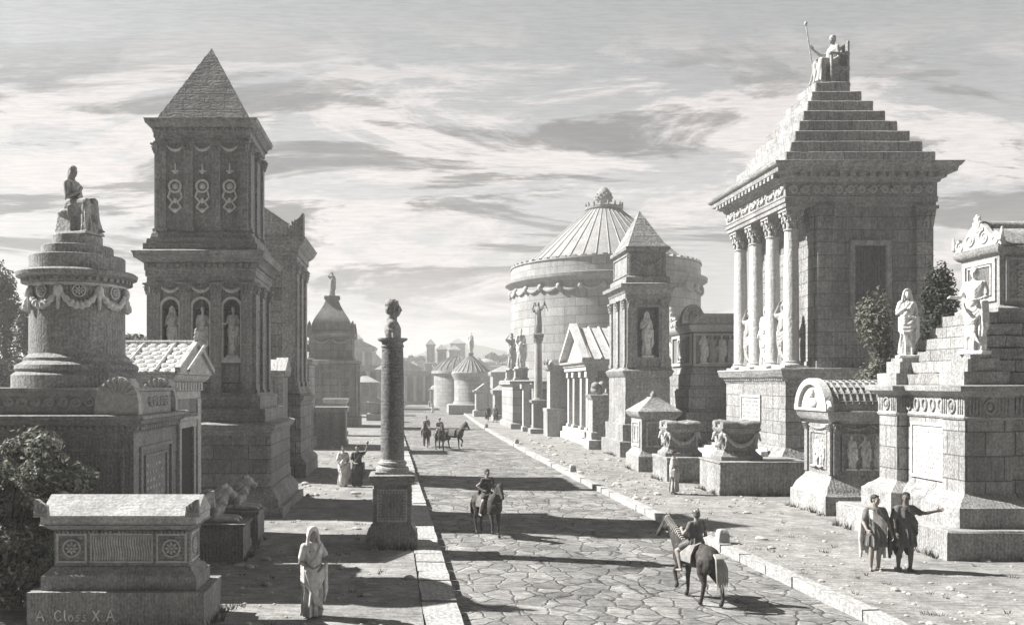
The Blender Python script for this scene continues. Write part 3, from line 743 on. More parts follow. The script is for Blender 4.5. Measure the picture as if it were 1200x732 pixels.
# loose stones and tufts on the verge
m = MB(); r2 = random.Random(4)
for k in range(1500):
    D = 14+60*r2.random()**1.8; right = r2.random() < .62
    X = lerp(KR,D)+.5+r2.random()**1.4*(9 if D < 30 else 5) if right else lerp(KL,D)-.9-r2.random()*5
    s = (r2.uniform(.015,.05) if r2.random() < .93 else r2.uniform(.06,.12))*(1 if D < 30 else 1.5); m.ell((X,D,s*.15),(s*r2.uniform(.8,1.6),s,s*.55),Matrix.Rotation(r2.uniform(0,3),4,'Z'),7,5)
tag(obj('pebbles', m.mesh('pebbles'), plain((.36,.35,.33),.95,3,.3)), 'loose pebbles scattered over the bare earth verges', 'pebbles', None, 'stuff')
m = MB()
for k in range(210):
    D = 14+45*r2.random()**1.8; right = r2.random() < .6
    X = lerp(KR,D)+.45+r2.random()**1.3*(8 if D < 30 else 5) if right else lerp(KL,D)-.85-r2.random()*4.5
    for j in range(9):
        a = r2.uniform(0,6.28); q = r2.uniform(0,.1); h = r2.uniform(.04,.11); x,y = X+q*math.cos(a), D+q*math.sin(a)
        m.add([(x-.008,y,0),(x+.008,y,0),(x+.05*math.cos(a),y+.05*math.sin(a),h)],[(0,1,2)])
def weeds(x0,y0,x1,y1,n):
    for k in range(n):
        q = r2.random(); X = x0+(x1-x0)*q+r2.gauss(0,.05); D = y0+(y1-y0)*q+r2.gauss(0,.05)
        for j in range(12):
            a = r2.uniform(0,6.28); q2 = r2.uniform(0,.08); h = r2.uniform(.06,.26); x,y = X+q2*math.cos(a), D+q2*math.sin(a)
            m.add([(x-.01,y,0),(x+.01,y,0),(x+.09*math.cos(a),y+.09*math.sin(a),h)],[(0,1,2)])
for sg in ((13.05,20.8,13.05,26.2,26),(13.1,20.7,20,20.7,26),(13.5,27.9,13.5,30.5,12),(13.5,27.8,17,27.8,14),(11.95,33,11.95,35.3,12),(12,32.9,15.6,32.9,20),(11.2,37.3,11.2,39.5,10),(11.3,37.2,13,37.2,8),(11.2,42,11.2,44,8),(12.3,50.5,12.3,54,8),(-.5-.75,22.2,.2,22.2,9),(-3.5,15,-3.5,16.3,8),(-4.0,20.7,-4.0,23.8,10),(-4.2,27.7,-4.2,32,12),(17.7,41,17.7,49,12)): weeds(*sg)
tag(obj('grass', rawmesh(m,'grass'), leafmat((.09,.09,.072),.4)), 'sparse dry grass tufts on the verges', 'grass', None, 'stuff')
# hills
m = MB(); r2 = random.Random(8); prof = []
for i in range(61):
    x = -520+i*16.5; z = 12+10*math.exp(-((x-25)/26)**2)+6*math.exp(-((x-70)/50)**2)+4*math.sin(x*.021)+2*math.sin(x*.06+1)
    prof.append((x,z))
m.loft([[(x,430,-1) for x,z in prof],[(x,448,z*.55) for x,z in prof],[(x,475,z) for x,z in prof],[(x,520,z*.6) for x,z in prof],[(x,560,-1) for x,z in prof]], close=False, caps=False)
tag(obj('hills', m.mesh('hills'), plain((.16,.165,.15),.95,.08,.4)), kind='structure')
# air
m = MB(); m.box(-640,640,-40,640,-1.7,36)
hz = bpy.data.materials.new('haze'); t, ns, ls = nodes(hz); o_ = N(ns,'ShaderNodeOutputMaterial'); pv = N(ns,'ShaderNodeVolumePrincipled'); ls.new(pv.outputs[0], o_.inputs['Volume'])
pv.inputs['Density'].default_value = HAZE; pv.inputs['Color'].default_value = (.96,.952,.94,1); pv.inputs['Anisotropy'].default_value = .2
tag(obj('haze', m.mesh('haze'), hz), 'pale dusty air filling the far street', 'haze', None, 'stuff')
# ---------------------------------------------------------------- left side
def S(tone=.33, D=20, course=None, hd='X', amp=.34, dirt=.45): 
    hp = .0042*D if D < 60 else 0
    hp = round(hp, 2)
    return stone(tone, course, hp, hd, amp, dirt)
ORN = lambda tone=.5: stone(tone,None,0,'X',.1,.25,grain=.12)
MARB = lambda D=20: S(.55, D, None, 'X', .16, .3)

# foreground sarcophagus
D = 15.0; t = thing('sarcophagus', 'long gabled sarcophagus with rosettes on a broad plinth beside the foreground bush', 'sarcophagus', (-5.14,14.9,0))
m = MB(); m.box(-1.55,1.55,0,1.36,-.1,.66); part('plinth', m, S(.34,D,None,'X',.5), t, .015)
m = MB(); m.rect(-1.55,1.55,0,1.36,[(.655,-.17),(.9,-.17),(.93,-.19),(.96,-.23),(1.0,-.27),(1.04,-.30),(1.06,-.33)]); part('base', m, S(.34,D,None,'X',.4), t, .008)
m = MB(); m.rect(-1.55,1.55,0,1.36,[(1.055,-.345),(1.70,-.345)]); part('chest', m, S(.32,D,None,'Y',.4), t)
m = MB(); m.face('F',.345)
m.frame(-1.16,-.62,1.12,1.64,.035,.03); m.rosette(-.89,1.38,.15,.05); m.frame(.62,1.16,1.12,1.64,.035,.03); m.rosette(.89,1.38,.15,.05)
m.frame(-.56,.56,1.12,1.64,.03,.025); m.strigil(-.52,.52,1.16,1.60,.016,22)
m.face('R',1.205,.68); m.frame(-.28,.28,1.12,1.64,.04,.03); m.rosette(0,1.38,.13,.04); part('relief_panel', m, ORN(.5), t)
m = MB(); m.rect(-1.55,1.55,0,1.36,[(1.69,-.34),(1.72,-.30),(1.75,-.24),(1.79,-.21),(1.80,-.15),(1.82,-.15)]); m.dentils(-1.21,1.21,.33,1.03,1.645,1.69,.04,.075,'FR'); part('cornice', m, S(.34,D,None,'Y',.3), t, .006)
m = MB(); m.rect(-1.55,1.55,0,1.36,[(1.815,-.17),(1.96,-.17),(1.985,-.13)])
m.loft([[(-1.4,.15,1.98),(-1.4,1.21,1.98),(-1.4,.68,2.30)],[(1.4,.15,1.98),(1.4,1.21,1.98),(1.4,.68,2.30)]])
lid = part('lid', m, stone(.5,None,.07,'Y',.07,.4,grain=.2), t, .01)
m = MB()
for sx in (-1,1):
    for y in (.1,1.26):
        x = sx*1.33; m = MB(); m.loft([[(x-.13,y-.05,1.97),(x+.13,y-.05,1.97),(x+.13,y+.05,1.97),(x-.13,y+.05,1.97)],[(x-.11,y-.05,2.16),(x+.11,y-.05,2.16),(x+.11,y+.05,2.16),(x-.11,y+.05,2.16)],[(x-.02+sx*.08,y-.05,2.28),(x+.02+sx*.08,y-.05,2.28),(x+.02+sx*.08,y+.05,2.28),(x-.02+sx*.08,y+.05,2.28)]])
        if y < 1: m.face('F',y-.05); m.palmette(x,1.98,.2,.24,.03,5); m.face()
        part('corner_ornament', m, S(.36,D,None,'Y',.2), lid)
# scratched letters on its plinth
def strokes(m, s, u, z, h, r):
    G = {'A':[[(0,0),(.35,1),(.7,0)],[(.15,.35),(.6,.4)]],'C':[[(.6,.85),(.3,1),(.05,.7),(.05,.3),(.3,0),(.65,.2)]],'l':[[(.1,1.0),(.1,.3),(.2,0)]],'o':[[(.25,.55),(.05,.35),(.1,.05),(.3,0),(.45,.25),(.3,.55),(.2,.5)]],
         's':[[(.4,.55),(.15,.5),(.15,.35),(.4,.25),(.35,.05),(.05,.03)]],'S':[[(.45,.95),(.15,.8),(.2,.55),(.5,.35),(.4,0),(.0,.0),(.1,.2)]],'X':[[(0,1),(.6,0)],[(.6,1),(.0,0)]],'.':[[(.1,.04),(.13,0)]]}
    for ch in s:
        if ch == ' ': u += h*.4; continue
        for st in G[ch]: m.tube([(u+a*h, -.004, z+b*h) for a,b in st], r, 5)
        u += h*(.85 if ch in 'ACX' else .42 if ch in 'l.' else .62)
m = MB(); m.face('F',0); strokes(m,'A. Closs X.A.',-1.38,.17,.19,.011); part('scratched_lettering', m, plain((.72,.70,.67),.9), t)

# round tomb on a square altar base
D = 18; t = thing('round_tomb', 'round garlanded drum tomb with stepped top rising from a scroll-edged altar base', 'tomb', (-8.6,18,0))
x0,x1 = -2.6,2.78; L = 3.1
m = MB(); m.rect(x0,x1,0,L,[(-.1,.18),(.35,.18),(.42,.12),(.5,.03),(.55,0)]); part('base', m, S(.34,D), t, .01)
m = MB(); m.box(x0,x1,0,L,.545,3.2); part('altar_block', m, S(.33,D,None,'X',.42), t)
m = MB(); m.face('F',0); m.frame(x0+.15,x1-.2,.7,2.95,.07,.05); m.frame(x0+.24,x1-.29,.8,2.85,.03,.03)
m.face('R',x1,L/2); m.frame(-1.2,1.2,.7,2.95,.08,.06); m.frame(-.85,.85,.95,2.75,.06,.05); part('panel_frame', m, S(.36,D), t)
m = MB(); m.face('R',x1,L/2)
for k in range(8): m.rosette(-.95+ .0,1.0+.22*k,.05,.04,5,False); m.rosette(.95,1.0+.22*k,.05,.04,5,False)
for k in range(9):
    for j in range(6):
        if rnd.random() < .8: m.box(-.66+j*.22,-.66+j*.22+.06+.09*rnd.random(),-.008,.003,1.1+k*.17,1.1+k*.17+.07)
part('relief_panel', m, ORN(.52), t)
m = MB(); m.rect(x0,x1,0,L,[(3.195,.0),(3.28,.02),(3.32,.09),(3.42,.12),(3.46,.2),(3.54,.24),(3.56,.3),(3.64,.3),(3.66,.24)]); m.dentils(x0,x1,0,L,3.33,3.43,.16,.13,'FR'); part('cornice', m, S(.35,D,None,'Y',.3), t, .006)
m = MB(); m.rect(x0,x1,0,L,[(3.65,.05),(4.14,.05),(4.16,.09),(4.22,.09)]); m.face('F',-.05); m.scrolls(x0+.1,x1-.75,3.92,.3,.05); m.face('R',x1+.05); m.scrolls(.8,L-.7,3.92,.3,.05); part('frieze', m, stone(.38,None,0,'X',.1,.3,grain=.15), t)
m = MB()
for y,s in ((-.02,1),(L-.3,1)):
    for xx in (x1-.28,) : 
        m = MB(); m.loft([[(xx-.42,y-.09,3.66),(xx+.38,y-.09,3.66),(xx+.38,y+.32,3.66),(xx-.42,y+.32,3.66)],[(xx-.4,y-.09,4.0),(xx+.34,y-.09,4.0),(xx+.34,y+.32,4.0),(xx-.4,y+.32,4.0)],[(xx-.1,y-.09,4.3),(xx+.3,y-.09,4.3),(xx+.3,y+.32,4.3),(xx-.1,y+.32,4.3)],[(xx+.08,y-.09,4.42),(xx+.22,y-.09,4.42),(xx+.22,y+.32,4.42),(xx+.08,y+.32,4.42)]])
        m.face('F',y-.09); m.prism([(xx-.5,3.67)]+[(xx-.02+.46*math.cos(R(180-18*i)),3.9+.56*math.sin(R(180-18*i))) for i in range(11)]+[(xx+.44,3.67)],-.06,.1)
        m.spiral(xx-.2,3.9,.25,.06,2.2,1,0); m.spiral(xx+.28,3.8,.12,.05,1.5,-1,PI)
        for k in range(8): a = R(15+17*k); m.cap((xx+.16*math.cos(a),-.06,4.02+.12*math.sin(a)),.02,(xx-.0+.4*math.cos(a),-.06,3.94+.46*math.sin(a)),.04,6)
        m.face(); part('corner_scroll', m, ORN(.48), t)
cx, cy = 1.0, 1.55
m = MB(); m.lathe(0,0,[(1.4,4.21),(1.4,4.5),(1.38,4.52),(1.3,4.58),(1.34,4.64),(1.32,4.72),(1.2,4.78),(1.14,4.82),(1.15,4.88),(1.09,4.93),(1.04,4.98),(1.03,6.5)],48)
o = part('drum', m, S(.36,D,None,'X',.45), t, 0, 'cyl'); o.location = (cx,cy,0)
m = MB()
for k in range(8):
    a0 = 2*PI*k/8; a1 = 2*PI*(k+1)/8; pts=[]; rad=[]
    for i in range(17):
        q = i/16; a = a0+(a1-a0)*q; pts.append((1.08*math.cos(a),1.08*math.sin(a),6.36-.34*(1-(2*q-1)**2))); rad.append(.09*(.45+.55*math.sin(PI*q))*(1.2 if i%2 else .8))
    m.tube(pts,rad,7); c_,s_ = math.cos(a0),math.sin(a0)
    m.ell((1.09*c_,1.09*s_,6.34),(.1,.1,.14)); m.cap((1.09*c_,1.09*s_,6.3),.06,(1.11*c_,1.11*s_,5.95),.03,8)
    am = (a0+a1)/2; M0 = Matrix.Translation((1.04*math.cos(am),1.04*math.sin(am),0)) @ Matrix.Rotation(am+PI/2,4,'Z'); m.M = M0; m.rosette(0,6.34,.13,.09); m.M = Matrix()
m.lathe(0,0,[(1.035,6.46),(1.07,6.48),(1.07,6.52),(1.035,6.54)],40)
o = part('garland', m, ORN(.65), t); o.location = (cx,cy,0)
m = MB(); m.lathe(0,0,[(1.03,6.5),(1.06,6.54),(1.1,6.56),(1.12,6.62),(1.2,6.66),(1.3,6.7),(1.32,6.78),(1.27,6.82),(1.15,6.84)],48)
for i in range(44):
    a = 2*PI*i/44; m.M = Matrix.Rotation(a,4,'Z'); m.box(1.08,1.2,-.045,.045,6.565,6.65); m.M = Matrix()
o = part('cornice', m, S(.36,D), t, 0,'cyl'); o.location = (cx,cy,0)
m = MB(); m.lathe(0,0,[(1.04,6.83),(1.04,7.16),(1.02,7.18),(.78,7.18),(.78,7.4),(.76,7.42),(.54,7.42),(.54,7.66),(.52,7.68)],48)
o = part('stepped_top', m, S(.38,D,None,'X',.45), t, 0,'cyl'); o.location = (cx,cy,0)

# small shrine with tiled roof behind it
D = 22; t = thing('shrine', 'small shrine with white framed doorway and scale-tiled gable roof beside the drum tomb', 'shrine', (-8.0,22.1,0))
xw = 1.75; L = 3.3
m = MB(); m.box(-1.9,xw+.62,-.25,L+.25,-.1,.35); m.box(-1.8,xw+.42,-.15,L+.15,.347,.62); m.box(-1.7,xw+.24,-.08,L+.08,.617,.86); part('steps', m, MARB(D), t, .012)
m = MB(); m.box(-1.6,xw,0,L,.857,3.9); part('wall', m, S(.34,D,(1.1,.5)), t)
m = MB(); m.box(-.1+xw-.02,xw+.003,1.0,L-1.0,.86,3.1); part('door', m, plain((.035,.033,.03),.7,12,.3), t)
m = MB(); m.face('R',xw,L/2); m.box(-.86,-.66,-.09,.006,.857,3.1); m.box(.66,.86,-.09,.006,.857,3.1); m.box(-.92,.92,-.1,.006,3.1,3.3); m.box(-1.02,1.02,-.16,.006,3.3,3.4)
m.box(-1.65,-1.25,-.05,.004,.857,3.88); m.box(1.25,1.65,-.05,.004,.857,3.88); part('door_frame', m, MARB(D), t, .01)
m = MB(); m.rect(-1.6,xw,0,L,[(3.89,.02),(4.1,.02),(4.12,.08),(4.35,.08),(4.38,.14),(4.46,.22),(4.55,.26),(4.57,.18)]); m.face('F',-.08)
for i in range(12): m.box(-1.5+i*.28,-1.5+i*.28+.12,-.03,.004,4.14,4.34)
m.face('R',xw+.08)
for i in range(11): m.box(.1+i*.29,.1+i*.29+.12,-.03,.004,4.14,4.34)
part('cornice', m, MARB(D), t, .006)
m = MB(); e = .3; zr, ze = 5.42, 4.56
m.loft([[(-1.9,-e,ze),(-1.9,L+e,ze),(-1.9,L+e,ze+.06),(-1.9,L/2,zr),(-1.9,-e,ze+.06)],[(xw+.3,-e,ze),(xw+.3,L+e,ze),(xw+.3,L+e,ze+.06),(xw+.3,L/2,zr),(xw+.3,-e,ze+.06)]])
rf = part('roof', m, MARB(D), t)
m = MB(); sl = (zr-ze-.06)/(L/2+e)
for r_ in range(7):
    y = -e+.02+r_*.28; z = ze+.06+sl*(y+e)
    for c_ in range(15): 
        x = -1.85+(c_+.5*(r_%2))*.275
        if x < xw+.2: m.ell((x,y+.1,z+.04),(.145,.17,.045),Matrix.Rotation(math.atan(sl),4,'X'),8,5)
for k in range(6): m.tube([(-1.9+.85*k,-e,ze+.08),(-1.9+.85*k,L/2,zr+.02)],.05,6)
m.tube([(-1.9,L/2,zr+.02),(xw+.3,L/2,zr+.02)],.08,8)
part('roof_tiles', m, MARB(D), rf)
m = MB(); m.M = Matrix.Translation((xw+.3,0,0)) @ Matrix.Rotation(PI/2,4,'Z')
for sg in (0,1):
    ya, yb = (-e,L/2) if sg == 0 else (L+e,L/2)
    m.prism([(ya,ze+.04),(yb,zr-.02),(yb,zr+.12),(ya,ze+.18)], -.09, .05)
m.palmette(L/2,zr+.05,.3,.35,.08); part('pediment', m, MARB(D), t)

# two lions on cheek blocks with steps between
D = 21; t = thing('stair_block', 'low stone stair with two cheek blocks carrying lions before the tower tomb', 'stairs', (-5.2,20.75,0))
for y0,y1 in ((0,.95),(2.05,3.0)):
    m = MB(); m.box(-1.1,1.15,y0,y1,-.1,.84); m.box(-1.14,1.19,y0-.03,y1+.03,.837,.9); part('cheek_block', m, S(.36,D,None,'X',.5), t, .012)
for k in range(4):
    m = MB(); m.box(-1.1,.98-.33*k,.953,2.047,-.1,.2*(k+1)-.001*k); part('step', m, MARB(D), t, .01)
lm = lion_mesh(); ml = ORN(.6)
for y,tx in ((.47,'stone lion lying on the nearer cheek block of the stair'),(2.52,'stone lion lying on the farther cheek block of the stair')):
    tag(obj('lion_statue', lm, ml, None, 0, (-5.12+.14*(y>1),20.75+y,.9)), tx, 'lion statue', 'pair of stone lions guarding the stair')

def arch(u, w, zb, zt, n=10):
    r = w/2; zc = zt-r
    return [(u-r,zb),(u+r,zb)]+[(u+r*math.cos(PI*i/n), zc+r*math.sin(PI*i/n)) for i in range(n+1)]
# great tower tomb with pyramid roof
D = 29; t = thing('tower_tomb', 'tall two-storey tower tomb with pyramid roof, niches and pilasters behind the lion stair', 'tomb', (-7.0,30.2,0))
CO = (1.15,.46)
sq = lambda m, hw, prof: m.rect(-hw,hw,-(hw-.2),hw-.2,prof)
m = MB(); sq(m,2.45,[(-.1,.46),(.3,.46),(.31,.3),(.56,.28),(.62,.22),(.72,.18),(.82,.08),(.9,.0)]); part('base', m, S(.36,D), t, .015)
m = MB(); sq(m,2.45,[(.88,-.004),(2.62,-.004)]); part('podium', m, S(.33,D,CO,'X',.3), t)
m = MB(); sq(m,2.45,[(2.615,.0),(2.7,.03),(2.78,.1),(2.86,.16),(2.98,.18),(3.0,.1),(3.04,.0),(3.04,-.22),(3.48,-.22),(3.49,-.42),(3.9,-.42),(3.93,-.5),(4.02,-.55),(4.02,-.6)]); part('podium_cornice', m, S(.36,D,None,'Y',.3), t, .01)
hw = 1.75; yf = -(hw-.2)
m = MB(); m.face('F', yf); m.prism([(-hw,4.01),(hw,4.01),(hw,7.72),(-hw,7.72)],0,.42,[arch(c,.56,5.2,7.15) for c in (-1.03,0,1.03)])
m.face(); m.box(-hw+.002,hw-.002,yf+.418,hw-.2,4.01,7.72); part('middle_storey', m, S(.32,D,(1.3,.62),'X',.36), t)
def storey(t, hw, yf, yb, z0, z1, wP, tp, caph, xs, side=True, ys=None):
    for fc,a,us in (('F',yf,xs),('R',hw,ys or [yf+wP*.6,(yf+yb)/2-.0,yb-wP*.6]),('L',-hw,[-u for u in (ys or [yf+wP*.6,(yf+yb)/2,yb-wP*.6])])):
        for u in us:
            m = MB(); m.face(fc,a)
            m.box(u-wP/2,u+wP/2,-tp,.004,z0+.1,z1-caph+.01); m.box(u-wP*.62,u+wP*.62,-tp*1.6,.005,z0,z0+.1); m.flatcap(u,wP,z1-caph,caph,tp)
            part('pilaster', m, S(.36,D,None,'X',.3), t)
storey(t,hw,yf,hw-.2,4.02,7.7,.36,.09,.4,(-1.54,-.515,.515,1.54))
for c in (-1.03,0,1.03):
    m = MB(); m.face('F',yf)
    ar = arch(c,.56,5.2,7.15); ou = arch(c,.74,5.12,7.24); m.prism(ou,-.04,.003,[ar]); m.swag(c-.36,c+.36,7.62,.2,.07); m.rosette(c,7.6,.07,.05,6,False)
    m.box(c-.4,c+.4,-.08,.004,5.03,5.12)
    part('niche_frame', m, ORN(.65), t)
m = MB(); sq(m,1.75,[(7.695,.06),(7.9,.06),(7.92,.1),(8.1,.1),(8.12,.13),(8.34,.13),(8.38,.2),(8.46,.3),(8.5,.4),(8.62,.42),(8.72,.48),(8.74,.36),(8.8,.2)]); m.dentils(-1.88,1.88,-1.68,1.68,8.2,8.33,.1,.2,'FR'); part('cornice', m, S(.36,D,None,'Y',.3), t, .008)
m = MB(); sq(m,1.75,[(8.79,.16),(9.0,.16),(9.01,.08),(9.2,.08),(9.21,-.02),(9.36,-.06),(9.46,-.14),(9.46,-.2)]); part('upper_base', m, S(.35,D,None,'Y',.3), t, .01)
hw2 = 1.55; yf2 = -(hw2-.2)
m = MB(); m.box(-hw2,hw2,yf2,hw2-.2,9.45,12.46); part('upper_storey', m, S(.32,D,None,'X',.34), t)
storey(t,hw2,yf2,hw2-.2,9.46,12.45,.32,.09,.34,(-1.38,-.46,.46,1.38))
for c in (-.92,0,.92):
    m = MB(); m.face('F',yf2)
    m.swag(c-.3,c+.3,12.36,.16,.055); part('garland', m, ORN(.75), t); m = MB(); m.face('F',yf2)
    q = 10.98; m.tube([(c+.2*math.cos(2*PI*i/24),-.05,q+.2*math.sin(2*PI*i/24)) for i in range(25)],.04,7); m.ell((c,-.0,q),(.12,.06,.12))
    m.cap((c,-.02,11.5),.035,(c,-.02,11.75),.02,6); m.cap((c-.1,-.02,11.5),.03,(c+.1,-.02,11.5),.03,6); m.ell((c,-.02,11.45),(.07,.05,.05))
    for s in (-1,1): m.tube([(c+s*.16,-.03,10.85),(c+s*.24,-.03,10.62),(c+s*.08,-.03,10.45),(c+s*.2,-.03,10.28),(c,-.03,10.1)],[.03,.045,.04,.045,.03],6)
    m.ell((c,-.03,10.5),(.07,.05,.1)); m.ell((c,-.03,10.16),(.09,.05,.08))
    part('disc_garland', m, ORN(.75), t)
m = MB(); sq(m,1.55,[(12.445,.05),(12.6,.05),(12.62,.09),(12.78,.09),(12.8,.12),(12.92,.12),(12.95,.18),(13.02,.25),(13.06,.32),(13.14,.33),(13.2,.36),(13.22,.1)]); m.dentils(-1.67,1.67,-1.47,1.47,12.82,12.91,.07,.17,'FR'); part('upper_cornice', m, S(.36,D,None,'Y',.3), t, .008)
m = MB(); rg = []
for k in range(9):
    for q,e in ((k+.02,.0),(k+.97,.018),(k+1,-.012)):
        f = 1-q/9; z = 13.21+2.95*q/9; ax, ay = max(1.57*f+e,.01), max(1.4*f+e,.01); rg.append([(-ax,-ay,z),(ax,-ay,z),(ax,ay,z),(-ax,ay,z)])
m.loft(rg); part('pyramid_roof', m, S(.36,D,(1.4,.324),'Y',.36), t)

# column with a portrait bust
D = 22; t = thing('column_monument', 'single dark column on a square carved pedestal at the left edge of the paved road', 'column', (-.46,22.95,0))
m = MB(); m.rect(-.5,.5,-.5,.5,[(-.1,.17),(.34,.17),(.36,.13),(.42,.12),(.48,.06),(.56,.02),(.58,0)]); part('base', m, S(.34,D,None,'X',.5), t, .01)
m = MB(); m.box(-.49,.49,-.49,.49,.575,1.64); part('pedestal', m, S(.30,D,None,'X',.4), t)
m = MB()
for fc,a in (('F',-.49),('R',.49),('L',-.49)):
    m.face(fc,a); m.frame(-.4,.4,.68,1.54,.05,.03)
    for k in range(9): m.ell((-.31,-.012,.77+.085*k),(.035,.03,.035),None,7,5); m.ell((.31,-.012,.77+.085*k),(.035,.03,.035),None,7,5)
    for k in range(7): m.ell((-.23+.077*k,-.012,.77),(.035,.03,.035),None,7,5); m.ell((-.23+.077*k,-.012,1.45),(.035,.03,.035),None,7,5)
part('panel_frame', m, ORN(.48), t)
m = MB(); m.rect(-.49,.49,-.49,.49,[(1.635,0),(1.7,.03),(1.74,.1),(1.86,.12),(1.9,.12),(1.92,.04),(1.92,.0)]); part('cornice', m, S(.35,D,None,'Y',.3), t, .008)
m = MB(); m.box(-.45,.45,-.45,.45,1.915,1.98); m.lathe(0,0,[(.44,1.975),(.45,2.03),(.42,2.09),(.36,2.1),(.36,2.14),(.39,2.17),(.38,2.22),(.33,2.25),(.33,2.28),(.315,2.3)],32); part('column_base', m, S(.42,D,None,'Y',.25), t)
m = MB(); m.lathe(0,0,[(.315,2.29),(.315,3.2),(.305,4.4),(.285,5.3)],40)
r2 = random.Random(21)
for k in range(170):
    a = r2.uniform(0,2*PI); z = r2.uniform(2.4,5.2); rr = .31-.008*(z-2.3)
    m.ell((rr*math.cos(a),rr*math.sin(a),z),(.016,.024,r2.uniform(.03,.07)),Matrix.Rotation(a,4,'Z')@Matrix.Rotation(r2.uniform(-1,1),4,'X'),7,5)
part('shaft', m, S(.25,D,None,'Y',.3), t, 0, 'cyl')
m = MB(); m.lathe(0,0,[(.284,5.28),(.31,5.3),(.31,5.34),(.285,5.36),(.29,5.42),(.36,5.46),(.4,5.48),(.41,5.53),(.3,5.535)],32); part('capital', m, S(.34,D,None,'Y',.2), t)
b, h = MB(), MB()
b.M = Matrix.Translation((0,0,-1.22)) @ Matrix.Rotation(PI/2,4,'Z')
b.ell((0,.0,1.33),(.19,.115,.15)); b.cap((-.12,.01,1.4),.07,(.12,.01,1.4),.07); b.cap((0,.015,1.38),.085,(0,.005,1.54),.066); b.ell((0,0,1.27),(.15,.1,.06)); head(b, b, (0,-.015,1.63), 0, 0,'short')
for k in range(4): b.tube([(.17,-.02,1.42),(.05,-.1,1.36-.03*k),(-.1,-.1,1.3-.03*k),(-.19,0,1.27-.02*k)],.018,6)
b.M = Matrix(); b.cap((0,0,.0),.1,(0,0,.06),.075)
bust = remesh(b,'bust',.01,2)
o = obj('bust', bust, S(.36,D,None,'X',.2), None, 0, (-.46,22.95,5.52)); o.scale = (2.0,)*3
tag(o,'large male portrait bust in profile on top of the dark column','bust')

# ---- farther left side
D = 41; t = thing('temple_tomb', 'tall pilastered temple tomb with gabled roof just behind the pyramid tower', 'tomb', (-7.25,39.4,0))
m = MB(); m.rect(-2.2,2.2,.2,4.6,[(-.1,.28),(.65,.28),(.75,.2),(.9,.06),(1.0,0),(3.4,0),(3.5,.06),(3.6,.14),(3.75,.16),(3.8,0),(4.1,-.1),(4.2,-.14)]); part('podium', m, S(.36,D,(1.3,.55),'X',.25), t, .01)
m = MB(); m.box(-1.9,1.9,.5,4.4,4.19,10.0); part('wall', m, S(.36,D,(1.3,.55),'X',.3), t)
for fc,a,us in (('F',.5,(-1.6,1.6)),('R',1.9,(.85,2.45,4.05))):
    for u in us:
        m = MB(); m.face(fc,a)
        m.box(u-.3,u+.3,-.1,.004,4.4,9.5); m.box(u-.36,u+.36,-.16,.005,4.2,4.42); m.flatcap(u,.58,9.45,.55,.1)
        part('pilaster', m, S(.4,D,None,'X',.2), t)
m = MB(); m.rect(-1.9,1.9,.5,4.4,[(9.995,.1),(10.3,.1),(10.33,.16),(10.6,.16),(10.65,.25),(10.8,.4),(11.0,.5),(11.1,.55),(11.12,.3)]); part('cornice', m, S(.38,D,None,'Y',.25), t)
m = MB(); m.loft([[(-2.3,.05,11.1),(2.3,.05,11.1),(2.2,.05,11.25),(0,.05,12.75),(-2.2,.05,11.25)],[(-2.3,4.9,11.1),(2.3,4.9,11.1),(2.2,4.9,11.25),(0,4.9,12.75),(-2.2,4.9,11.25)]])
for k in range(9): m.tube([(2.2,.2+.56*k,11.3),(0,.2+.56*k,12.8)],.06,6)
part('roof', m, MARB(D), t)
m = MB(); m.face('F',.0)
m.prism([(1.55,11.12),(2.35,11.12),(2.35,12.2),(2.15,11.95),(1.9,11.75)],-.12,.5); m.palmette(1.95,11.15,.6,.7,.1); part('corner_ornament', m, S(.36,D), t); m = MB(); m.face('F',.0); m.prism([(-1.55,11.12),(-2.35,11.12),(-2.35,12.2),(-2.15,11.95),(-1.9,11.75)],-.12,.5); part('corner_ornament', m, S(.36,D), t)

t = thing('aedicula_tomb', 'small pale pedimented tomb squeezed between the pyramid tower and temple tomb', 'tomb', (-6.4,37.6,0)); D = 37
m = MB(); m.rect(-.9,.8,.1,1.6,[(-.1,.15),(.5,.15),(.6,.05),(.7,0),(4.6,0),(4.65,.1),(4.9,.16),(4.92,.05)]); part('wall', m, S(.4,D), t, .01)
m = MB(); m.face('R',.82,.85); m.prism([(-.95,4.9),(.95,4.9),(0,5.5)],-.12,.4); m.rosette(0,5.1,.14,.18,6); m.face(); m.loft([[(-1.0,-.05,4.9),(-1.0,1.75,4.9),(-1.0,.85,5.42)],[(.75,-.05,4.9),(.75,1.75,4.9),(.75,.85,5.42)]]); part('roof', m, MARB(D), t)

